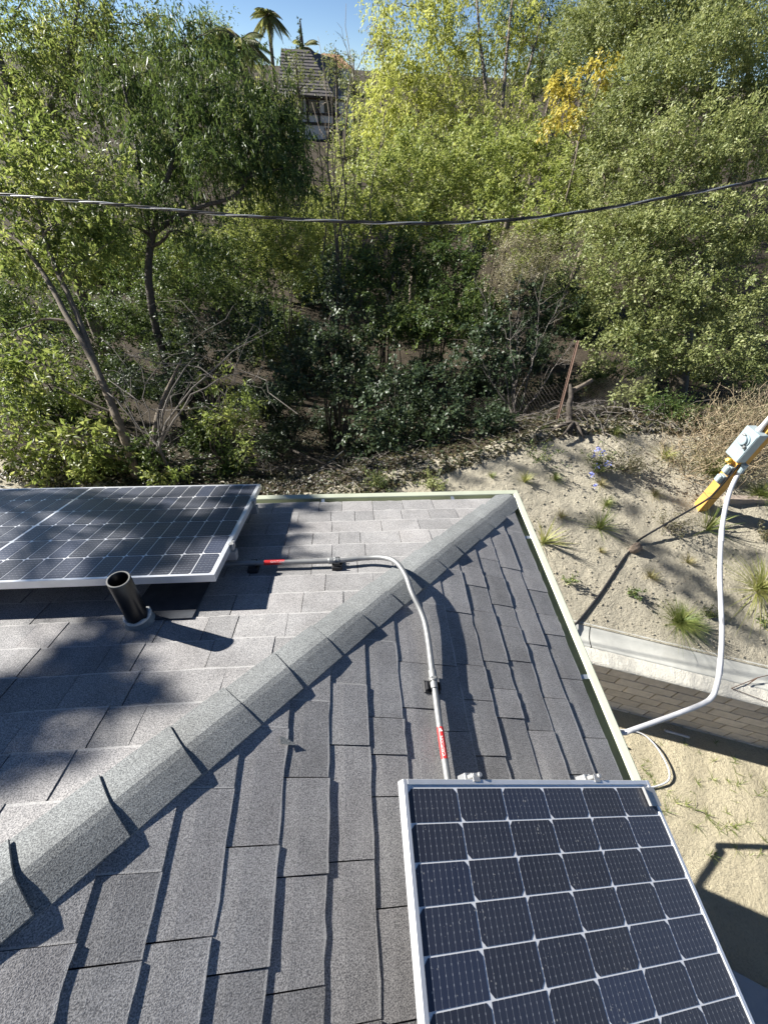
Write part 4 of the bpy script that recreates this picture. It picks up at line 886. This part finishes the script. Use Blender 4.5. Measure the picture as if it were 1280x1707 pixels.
# --- dry brush on the right
t = thing('dry_brush', 'mound of pale dry twiggy brush behind the yellow post', 'brush', ground(1215, 790)); mb = MB(); r = np.random.default_rng(9)
for i in range(520):
    c = ground(1215, 800) * 1.0; x = r.uniform(1120, 1330); y = r.uniform(690, 800); c = drop(at(x, y, r.uniform(7.0, 8.2)))
    hgt = .25 + .55 * math.exp(-((x - 1250) / 80) ** 2); a = c + V3((0, 0, r.uniform(0, .1))); e = a + V3((r.normal() * .35, r.normal() * .3, hgt * r.uniform(.4, 1.2)))
    mb.tube(wiggle(a, e, 5, .35, i), np.linspace(.006, .0018, 5), 3, cap=False)
mb.build('twigs', m_twig, t)
Pb = []; 
blb = [blob(1230, 715, 7.6, 75, 40), blob(1180, 760, 7.4, 60, 28), blob(1270, 780, 7.2, 50, 30), blob(1285, 690, 7.8, 60, 40)]
crown('dry_leaves', t, LF['tan'], blb, .045, .012, 1.0, sig=.12, shell=.6, droop=0)

# --- chain link fence with rusty leaning post
fp = [foot(430, 760, 8.6), ground(640, 745), ground(780, 715), ground(945, 700), foot(1090, 650, 9.0)]
fence = thing('chain_link_fence', 'sagging rusty chain link fence at the top of the bank', 'fence', fp[3])
fpath = smooth_path(fp, 12); fl_ = np.concatenate([[0], np.cumsum(np.linalg.norm(np.diff(fpath[:, :2], axis=0), axis=1))])
fm = MB(); H = 1.0
def fpos(s_, h): 
    x = np.interp(s_, fl_, fpath[:, 0]); y = np.interp(s_, fl_, fpath[:, 1]); z = np.interp(s_, fl_, fpath[:, 2]); lean = .18 * h * math.sin(s_ * .9)
    return V3((x + .05 * math.sin(s_ * 2.1), y - lean, z + h * (.92 + .08 * math.sin(s_ * 1.7))))
n = int(fl_[-1] / .075)
for i in range(n):
    for sg in (1, -1):
        s0_ = i * .075; pts_ = [fpos(np.clip(s0_ + sg * h * .9, 0, fl_[-1]), h) for h in np.linspace(0, H, 5)]
        fm.tube(pts_, .0016, 3, cap=False)
fm.build('wire_mesh', m_wire, fence)
for k_, (pa, pb_) in enumerate([(ground(928, 700), at(961, 575, 8.6))]):
    ps = MB(); dd_ = unit(pb_ - pa); sd_ = unit(np.cross(dd_, (0, 1, 0)))
    ps.box((pa + pb_) / 2, (.05, .012, np.linalg.norm(pb_ - pa) + .2), mat=np.stack([sd_, np.cross(dd_, sd_), dd_], 1)); ps.box((pa + pb_) / 2 + np.cross(dd_, sd_) * .02, (.012, .04, np.linalg.norm(pb_ - pa) + .2), mat=np.stack([sd_, np.cross(dd_, sd_), dd_], 1)); ps.build('fence_post', m_rust, fence)
sb = ground(952, 712); stp = thing('tree_stump', 'ragged grey stump with a pale snapped limb at the rusty fence post', 'stump', sb); mb = MB()
mb.tube(wiggle(sb + V3((0, 0, -.1)), at(950, 640, 8.2), 8, .12, 4), [.12, .08, .065, .06, .055, .05, .045, .02], 9)
for i in range(7): mb.tube(wiggle(sb + V3((0, 0, .1)), sb + V3((random.uniform(-.45, .45), random.uniform(-.4, .3), -.02)), 6, .3, i + 40, .12), np.linspace(.045, .012, 6), 6)
mb.build('trunk', m_barkd, stp, smooth=True)
MB().tube([at(952, 652, 8.25), at(966, 645, 8.25), at(987, 633, 8.2)], [.05, .045, .035], 8).build('snapped_limb', m_bark, stp, smooth=True)

# --- fallen stick, board and gravel behind the gutter
s0, s1 = ground(515, 800), ground(573, 757)
tag(MB().tube([s0 + V3((0, 0, .03)), (s0 + s1) / 2 + V3((0, 0, .08)), s1 + V3((0, 0, .12))], .014, 6).build('pale_stick', m_seal, smooth=True), 'pale straight stick leaning on the gravel behind the gutter', 'stick')
s0, s1 = ground(450, 745), ground(578, 792)
tag(MB().tube([s0 + V3((0, 0, .25)), (s0 + s1) / 2 + V3((0, 0, .15)), s1 + V3((0, 0, .05))], [.03, .03, .025], 7).build('fallen_branch', m_barkd, smooth=True), 'dark fallen branch on the gravel under the pale stick', 'branch')
mb = MB(); r = random.Random(8)
for i in range(700):
    px, py = r.uniform(440, 720), r.uniform(745, 815); g = drop(at(px, py, 7.9 + r.uniform(-.5, .7))); s_ = r.uniform(.012, .04)
    a = r.random() * 3; R = np.array([[math.cos(a), -math.sin(a), 0], [math.sin(a), math.cos(a), 0], [0, 0, 1]])
    mb.box(g + V3((0, 0, s_ * .2)), (s_ * r.uniform(.8, 1.5), s_, s_ * .7), mat=R, bev=s_ * .18)
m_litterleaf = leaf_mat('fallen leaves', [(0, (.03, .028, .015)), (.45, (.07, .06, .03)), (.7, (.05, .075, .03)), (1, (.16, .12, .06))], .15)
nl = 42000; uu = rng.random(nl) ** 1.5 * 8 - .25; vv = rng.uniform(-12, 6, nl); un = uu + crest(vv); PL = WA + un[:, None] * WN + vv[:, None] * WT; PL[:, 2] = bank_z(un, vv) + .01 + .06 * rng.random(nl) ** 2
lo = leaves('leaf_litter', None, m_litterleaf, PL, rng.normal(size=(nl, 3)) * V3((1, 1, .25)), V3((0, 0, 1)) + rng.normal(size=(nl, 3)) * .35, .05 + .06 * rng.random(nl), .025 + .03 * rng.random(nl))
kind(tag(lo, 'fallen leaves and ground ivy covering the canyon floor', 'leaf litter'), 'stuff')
tw = MB(); rq = np.random.default_rng(33)
for i in range(420):
    px, py = rq.uniform(380, 1100), rq.uniform(640, 780); g = drop(at(px, py, rq.uniform(8.0, 9.6))); a_ = rq.random() * 6.28; l_ = rq.uniform(.2, .8)
    e_ = drop(g + V3((math.cos(a_) * l_, math.sin(a_) * l_, 0))) + V3((0, 0, rq.uniform(.02, .28))); tw.tube(wiggle(g + V3((0, 0, .02)), e_, 5, .3, i, .08), np.linspace(.009, .003, 5), 4, cap=False)
kind(tag(tw.build('fallen_twigs', m_dead), 'litter of fallen grey twigs along the fence', 'twigs'), 'stuff')
kind(tag(mb.build('gravel', m_gravel), 'loose pale gravel at the foot of the thicket', 'gravel'), 'stuff')
mb = MB()
for i in range(2600):
    v = r.uniform(-2.5, 5.5); u = r.uniform(.62, 4.6); s_ = r.choice([.008, .010, .014, .02, .028]); q = UV(u, v, float(bank_z(np.array(u), np.array(v))))
    a = r.random() * 3; R = np.array([[math.cos(a), -math.sin(a), 0], [math.sin(a), math.cos(a), 0], [0, 0, 1]])
    mb.box(q + V3((0, 0, s_ * .25)), (s_ * r.uniform(.8, 1.6), s_, s_ * .8), mat=R, bev=s_ * .2)
kind(tag(mb.build('soil_clods', m_sand), 'small soil clods scattered over the sandy bank', 'clods'), 'stuff')

# --- small plants on the bank
def blades(mb_v, base, n, L, spread, wd, arch, r):
    for i in range(n):
        a = r.random() * 2 * math.pi; tilt = abs(r.gauss(0, spread)); l = L * r.uniform(.55, 1.1); d = V3((math.cos(a) * math.sin(tilt), math.sin(a) * math.sin(tilt), math.cos(tilt)))
        sd = V3((-math.sin(a), math.cos(a), 0)) * wd / 2; o = V3((math.cos(a), math.sin(a), 0)) * r.random() * L * .08
        P = []
        for k in range(4):
            t_ = k / 3; P.append(base + o + d * l * t_ + V3((math.cos(a), math.sin(a), -.7)) * arch * l * t_ * t_)
        wk = [1, .95, .65, .08]
        mb_v[0] += [q for k in range(4) for q in (P[k] - sd * wk[k], P[k] + sd * wk[k])]
        b0 = mb_v[2]; mb_v[1] += [(b0 + 2 * k, b0 + 2 * k + 1, b0 + 2 * k + 3, b0 + 2 * k + 2) for k in range(3)]; mb_v[2] += 8; mb_v[3] += [r.random()] * 8
def tuft(label, px, py, n, L, spread=.5, wd=.006, arch=.35, mat=None, name='grass_tuft', cat='grass tuft', group=None):
    b_ = ground(px, py); acc = [[], [], 0, []]; blades(acc, b_ + V3((0, 0, -.01)), int(n * 1.5), L * 1.22, spread, wd * 1.15, arch, random.Random(int(px * 7 + py)))
    o = mesh_obj(name, acc[0], acc[1], mat or m_leafgrass, rnd=acc[3]); return tag(o, label, cat, group)
G = 'planted tufts on the bank'
tuft('dense fresh green grass clump nearest the concrete swale', 1130, 1040, 420, .34, .55, .006, .35, name='grass_clump', cat='grass')
tuft('broad clump of long arching straps right of the white conduit', 1262, 985, 190, .55, .75, .009, .45, m_leafstrap, name='strap_plant', cat='plant')
tuft('spiky pale strap plant growing by the outer gutter lip', 905, 905, 46, .42, .6, .010, .25, m_leafstrap, name='strap_plant', cat='plant')
tuft('spreading strap plant casting long thin shadows mid bank', 998, 880, 60, .36, .6, .009, .25, m_leafgrass, name='strap_plant', cat='plant')
tuft('strap plant with stiff blades at the foot of the yellow post', 1178, 882, 46, .42, .55, .011, .15, m_leafgrass, name='strap_plant', cat='plant')
tuft('small upright tuft just uphill of the spreading strap plant', 1010, 842, 70, .20, .5, .006, .3, m_leafgrass, group=G)
tuft('small straw tuft between the gutter corner and the spreading strap plant', 935, 862, 60, .14, .6, .005, .3, m_straw, group=G)
tuft('tiny straw tuft below the spreading strap plant', 1000, 920, 45, .12, .5, .005, .3, m_straw, group=G)
tuft('small straw tuft downhill of the brown rock', 1083, 962, 80, .15, .65, .005, .3, m_straw, group=G)
tuft('thin straw tuft below the dark twiggy plant', 1145, 938, 60, .16, .6, .005, .3, m_straw, group=G)
tuft('small green tuft left of the blue flowered shrub', 925, 800, 55, .17, .5, .006, .3, m_leafgrass, group=G)
tuft('upright yellow green tuft next to the white flowered sprig', 874, 803, 60, .22, .4, .006, .25, m_leafstrap, group=G)
tuft('small tuft close behind the eave gutter', 818, 795, 40, .13, .5, .006, .3, m_leafgrass, group=G)
tuft('leaning yellow tuft right of the blue flowered shrub', 1106, 765, 90, .28, .5, .006, .35, m_leafstrap, group=G)
tuft('tuft on the sunlit crest beside the stump', 1025, 725, 60, .22, .5, .006, .3, m_leafgrass, group=G)
tuft('bright green grass clump in front of the dry brush', 1182, 790, 260, .40, .5, .007, .4, m_leafgrass, name='grass_clump', cat='grass')
tuft('low green grass along the edging board', 1265, 825, 240, .26, .7, .007, .4, m_leafgrass, name='grass_clump', cat='grass')
tuft('dry pale tuft uphill of the dark twiggy plant', 1090, 825, 60, .16, .6, .005, .3, m_straw, group=G)
tuft('low straw tuft below the blue flowered shrub', 1000, 808, 70, .16, .6, .005, .3, m_straw, group=G)
def sprig(label, px, py, nst, h, n, Lf, Wf, mat, name='small_plant', cat='plant', flower=None, group=None, wide=1.0):
    h *= 1.15; n = int(n * 1.3); b_ = ground(px, py); t_ = thing(name, label, cat, b_, group); r = np.random.default_rng(int(px + py)); mb = MB(); tips = []
    for i in range(nst):
        e = b_ + V3((r.normal() * h * .5 * wide, r.normal() * h * .5 * wide, h * r.uniform(.5, 1.1))); pth = wiggle(b_ + V3((0, 0, -.02)), e, 6, .25, i + int(px)); mb.tube(pth, np.linspace(.005, .0015, 6), 4, cap=False); tips.append(pth[2:])
    mb.build('stems', m_dead, t_)
    tp = np.concatenate(tips); P = tp[r.integers(0, len(tp), n)] + r.normal(size=(n, 3)) * h * .07
    leaves('foliage', t_, mat, P, r.normal(size=(n, 3)) + V3((0, 0, .3)), r.normal(size=(n, 3)) * .6 + V3((0, 0, 1)), Lf * (.6 + .8 * r.random(n)), Wf * (.6 + .8 * r.random(n)))
    if flower:
        for k, (fx, fy) in enumerate(flower):
            q = ground(fx, fy) + V3((0, 0, h * .9)); pp = q + r.normal(size=(16, 3)) * .022
            leaves('flower', t_, m_blue, pp, r.normal(size=(16, 3)), r.normal(size=(16, 3)) + V3((-.5, -.5, 1)), np.full(16, .035), np.full(16, .03))
    return t_
sprig('blue flowered shrub on the upper bank', 995, 788, 14, .30, 700, .035, .020, m_smallleaf, 'flowering_shrub', 'shrub', [(978, 782), (985, 800), (975, 812), (992, 775), (980, 830), (1000, 795), (985, 770)])
sprig('brownish shrub beside the blue flowers', 1040, 785, 22, .40, 900, .032, .018, m_brownleaf, 'bank_shrub', 'shrub')
sprig('sprig with pale tips standing alone near the fence', 900, 768, 10, .30, 260, .04, .022, m_smallleaf)
sprig('dark twiggy plant on the bank crossed by the black cable', 1112, 885, 26, .30, 420, .03, .016, m_brownleaf, 'twiggy_plant')
sprig('dark plant right of the white conduit near the frame edge', 1272, 900, 14, .28, 420, .04, .022, m_brownleaf, 'bank_shrub', 'shrub')
sprig('small fleshy plant with a crisp shadow, left of the dense grass clump', 1048, 990, 7, .15, 90, .05, .028, m_smallleaf, 'succulent')
sprig('small leafy plant by the gutter below the spiky strap plant', 945, 972, 8, .17, 90, .05, .022, m_smallleaf)
sprig('small leafy plant between the dense grass clump and the white conduit', 1183, 1030, 9, .16, 120, .04, .022, m_smallleaf)
sprig('small weed below the broad strap clump', 1268, 1042, 9, .16, 140, .04, .02, m_smallleaf)
sprig('leafy shrub growing out of the gravel behind the gutter', 635, 812, 16, .32, 700, .035, .02, m_smallleaf, 'bank_shrub', 'shrub')
sprig('lighter yellowish shrub near the gutter hanger', 722, 815, 16, .26, 600, .035, .02, LF['olive'], 'bank_shrub', 'shrub')
# weeds on the yard
acc = [[], [], 0, []]; r = random.Random(12)
for i in range(150):
    px = r.uniform(1060, 1300); py = r.uniform(1235, 1500)
    if r.random() > .25 + .75 * math.exp(-((py - 1340 - (px - 1150) * .12) / 45) ** 2): continue
    blades(acc, yz(px, py, .0), r.randint(4, 12), r.uniform(.06, .16), .9, .006, .5, r)
kind(tag(mesh_obj('yard_weeds', acc[0], acc[1], m_leafgrass, rnd=acc[3]), 'sparse green weeds sprouting over the dirt yard', 'weeds'), 'stuff')

# ------------------------------------------------------------------ palms and the far house
def palm(label, px, py, dep, fl, nf, h, seed, trunk=True):
    c = at(px, py, dep); bs = drop(c); t_ = thing('palm_tree', label, 'palm tree', bs, None); r = np.random.default_rng(seed)
    MB().tube(wiggle(bs, c, 8, .02, seed), np.linspace(h * 1.15, h, 8), 9).build('trunk', m_bark, t_, smooth=True)
    mb = MB(); PP = []; AA = []; NN_ = []; LL = []
    for i in range(nf):
        a = r.random() * 2 * math.pi; up = r.uniform(-.5, 1.1); d0 = unit(V3((math.cos(a), math.sin(a), up))); l = fl * r.uniform(.75, 1.1)
        tt = np.linspace(0, 1, 10)[:, None]; pth = c + d0 * l * tt + V3((0, 0, -1)) * l * .55 * tt ** 2
        mb.tube(pth, np.linspace(.03, .006, 10), 4, cap=False)
        T_ = unit(np.gradient(pth, axis=0)); 
        for k in np.linspace(1.2, 8.9, 44):
            j = int(k); q = pth[j] + (pth[j + 1] - pth[j]) * (k - j); sd = unit(np.cross(T_[j], (0, 0, 1.)))
            for sg in (1, -1): PP.append(q); AA.append(sd * sg + T_[j] * .7 + V3((0, 0, -.55))); NN_.append(V3((0, 0, 1)) + sd * sg * .4); LL.append(fl * .30 * math.sin(math.pi * min(.95, k / 10 + .12)))
    mb.build('fronds', m_bark, t_); n = len(PP)
    leaves('leaflets', t_, LF['palm'], np.array(PP), np.array(AA), np.array(NN_), np.array(LL), np.full(n, fl * .022))
palm('palm with arching fronds over the drooping tree, against the sky', 447, 24, 26, 1.45, 26, .12, 3)
palm('broad palm head showing behind the drooping tree', 400, 70, 19, 1.7, 30, .2, 4)
palm('small far palm on the skyline beside the dark spire tree', 505, 78, 48, 2.6, 18, .2, 6)
c = at(500, 30, 46); bs = drop(c); t_ = thing('spire_cypress', 'narrow dark spire-shaped tree on the skyline', 'tree', bs)
MB().tube([bs, bs * .3 + c * .7, c], [.3, .3, .05], 8).build('trunk', m_barkd, t_)
k = 46 / FPX; crown('crown', t_, LF['ivy'], [blob(500, 72, 46, 4, 10), blob(500, 58, 46, 3, 12), blob(499, 42, 46, 2, 10)], .25, .12, 3.0, sig=.12, droop=0)

m_tile = simple('grey roof tiles', (.15, .135, .13), .8, var=.25, scale=2, perobj=.3)
m_wallw = simple('white render', (.68, .66, .62), .85, var=.05, scale=1)
m_beam = simple('dark timber', (.05, .038, .03), .8, var=.2, scale=2)
m_glass = simple('window glass', (.05, .06, .07), .08, var=.1, scale=1, spec=.8)
m_ter = simple('terracotta tiles', (.50, .27, .17), .85, var=.2, scale=1)
hd = 44.0; hc = at(545, 205, hd); hb = drop(hc)
fh = thing('timbered_house', 'far white house with dark timber trim and grey tiled roof', 'house', hb)
Xh = unit(V3((RGT[0], RGT[1], 0))); Yh = V3((-Xh[1], Xh[0], 0)); Zh = V3((0, 0, 1)); RH = np.stack([Xh, Yh, Zh], 1)
kx = hd / FPX * 1.17
def H3(px, py, back=0.0):                 # facade coordinates measured on the house front
    return hc + Xh * (px - 545) * hd / FPX + Zh * (205 - py) * hd / FPX * .724 + Yh * back
def fbox(name, x0, x1, y0, y1, mat, b0, b1, parent=fh):
    a_, b_ = H3(x0, y1, b0), H3(x1, y0, b1); mid_ = (a_ + b_) / 2; l_ = b_ - a_
    return MB().box(mid_, (abs(l_ @ Xh), abs(l_ @ Yh), abs(l_[2])), mat=RH).build(name, mat, parent)
fbox('wall', 478, 580, 160, 330, m_wallw, 0, 8)
for (x0, x1, y0, y1) in ((477, 581, 164, 168), (477, 581, 188, 192), (477, 581, 204, 209), (512, 515.5, 160, 205), (531, 534, 160, 205), (556, 559, 160, 250), (577, 581, 160, 250), (541, 556, 212, 217)): fbox('timber_beam', x0, x1, y0, y1, m_beam, -.12, .05)
for (x0, x1, y0, y1) in ((516, 530, 169, 187), (542, 555, 169, 187), (486, 508, 169, 187), (543, 553, 219, 240), (562, 574, 215, 235)):
    wf = fbox('window', x0, x1, y0, y1, m_beam, -.10, .05); fbox('pane', x0 + 1.2, x1 - 1.2, y0 + 1.5, y1 - 1.5, m_glass, -.115, .02, wf)
# roof: rows of tiles on a hipped slope
rf = mesh_obj('roof', [H3(470, 162, -.6), H3(560, 162, -.6), H3(516, 92, 4), H3(470, 92, 4)], [(0, 1, 2, 3)], m_tile, fh)
mesh_obj('roof', [H3(560, 162, -.6), H3(590, 165, 8), H3(550, 100, 6), H3(516, 92, 4)], [(0, 1, 2, 3)], m_tile, fh)
for i in range(14):
    f = i / 14; f2 = (i + 1.05) / 14; lerp = lambda a_, b_, t__: a_ + (b_ - a_) * t__
    A0, B0 = lerp(H3(470, 162, -.6), H3(470, 92, 4), f), lerp(H3(560, 162, -.6), H3(516, 92, 4), f); A1, B1 = lerp(H3(470, 162, -.6), H3(470, 92, 4), f2), lerp(H3(560, 162, -.6), H3(516, 92, 4), f2)
    up_ = V3((0, 0, .07)) - Yh * .02; mesh_obj('tile_row', [A0 + up_ * .15, B0 + up_ * .15, B0 + up_, A0 + up_, A1 + up_ * .25, B1 + up_ * .25], [(0, 1, 2, 3), (3, 2, 5, 4)], m_tile, rf)
fbox('eave_board', 472, 562, 160.5, 164, m_beam, -.75, -.5)
c2 = at(548, 100, 70); fh2 = thing('terracotta_house', 'distant house with terracotta roof above the grey tiled roof', 'house', drop(c2))
MB().box(c2 + V3((0, 4, -3)), (7, 6, 4.4), mat=RH).build('wall', m_wallw, fh2)
rr_ = [c2 + Xh * a_ + Yh * b_ + Zh * h_ for a_, b_, h_ in ((-4, .4, -.8), (4, .4, -.8), (4, 7.6, -.8), (-4, 7.6, -.8), (-1.5, 4, .9), (1.5, 4, .9))]
mesh_obj('roof', rr_, [(0, 1, 5, 4), (1, 2, 5), (2, 3, 4, 5), (3, 0, 4)], m_ter, fh2)

# ------------------------------------------------------------------ tall tree beside the house whose branches shade the roof
def upsun(P, m): return V3(P) - SUN * m
def onA(px, py, h=0):
    d = FWD + RGT * (px - 640) / FPX - UPV * (py - 853.5) / FPX; o = CAM - V3((0, 0, E)); n = nA; return CAM + d * ((h - o @ n) / (d @ n))
hp = .167
sh = [(onA(60, 832, hp), .11), (onA(120, 840, hp), .13), (onA(180, 848, hp), .14), (onA(240, 865, hp), .14), (onA(300, 880, hp), .15), (onA(350, 885, hp), .14), (onA(400, 862, hp), .13), (onA(420, 835, hp), .10), (onA(280, 915, hp), .12), (onA(235, 940, hp), .13), (onA(200, 958, hp), .10),
      (onA(250, 1045), .07), (onA(205, 1085), .10), (onA(160, 1110), .13), (onA(110, 1150), .13), (onA(60, 1190), .14), (onA(10, 1225), .15), (onA(150, 1165), .08), (onA(220, 1165), .07), (onA(290, 1168), .06), (onA(25, 1300), .09), (onA(-40, 1240), .16),
      (onA(500, 850), .10), (onA(520, 835), .10), (onA(480, 880), .09)]
blobs_ = [(upsun(P, 6.6 + .8 * (i % 3)), (r_ * .95, r_ * .85, r_ * .85), 2.4) for i, (P, r_) in enumerate(sh)]
bs = drop(np.mean([b_[0] for b_ in blobs_], 0) + V3((-1.2, 1.5, 0)))
cc = np.mean([b_[0] for b_ in blobs_], 0)
for px, py, rr in [(985, 775, .30), (1035, 800, .32), (940, 745, .28), (880, 735, .30), (1080, 745, .25), (960, 870, .22), (1020, 888, .25), (1075, 905, .24), (1140, 965, .28), (1195, 1000, .30), (1240, 1040, .28), (1110, 935, .22), (1060, 850, .2), (900, 790, .25), (820, 770, .3), (1250, 930, .3), (760, 790, .3), (1130, 830, .2)]:
    blobs_.append((upsun(ground(px, py), 15 + rng.random()), (rr, rr * .9, rr * .8), .45))
for px, py, rr in [(450, 800, .3), (510, 790, .3), (570, 780, .3), (630, 775, .3), (690, 775, .28), (400, 790, .3), (540, 765, .3), (610, 800, .25)]:
    blobs_.append((upsun(ground(px, py), 13 + rng.random()), (rr, rr * .9, rr * .8), 1.1))
tree('roadside_gum', 'tall sparse gum tree beside the house whose shade falls on the roof', 'tree', bs, [([bs, bs * .5 + cc * .5 + V3((-.8, .6, 0)), cc + V3((-1.2, .8, -.6)), cc + V3((-.9, .5, .1))], [.16, .12, .05, .02])], blobs_, 'deep', m_bark, .07, .03, 4.0, sig=.02, droop=.4, nlimb=4, limb=.009)
print('leaves', NLEAF, 'shingles', nsh, 'tris', sum(len(me.loop_triangles) or sum(len(p_.vertices) - 2 for p_ in me.polygons) for me in bpy.data.meshes) if False else '')
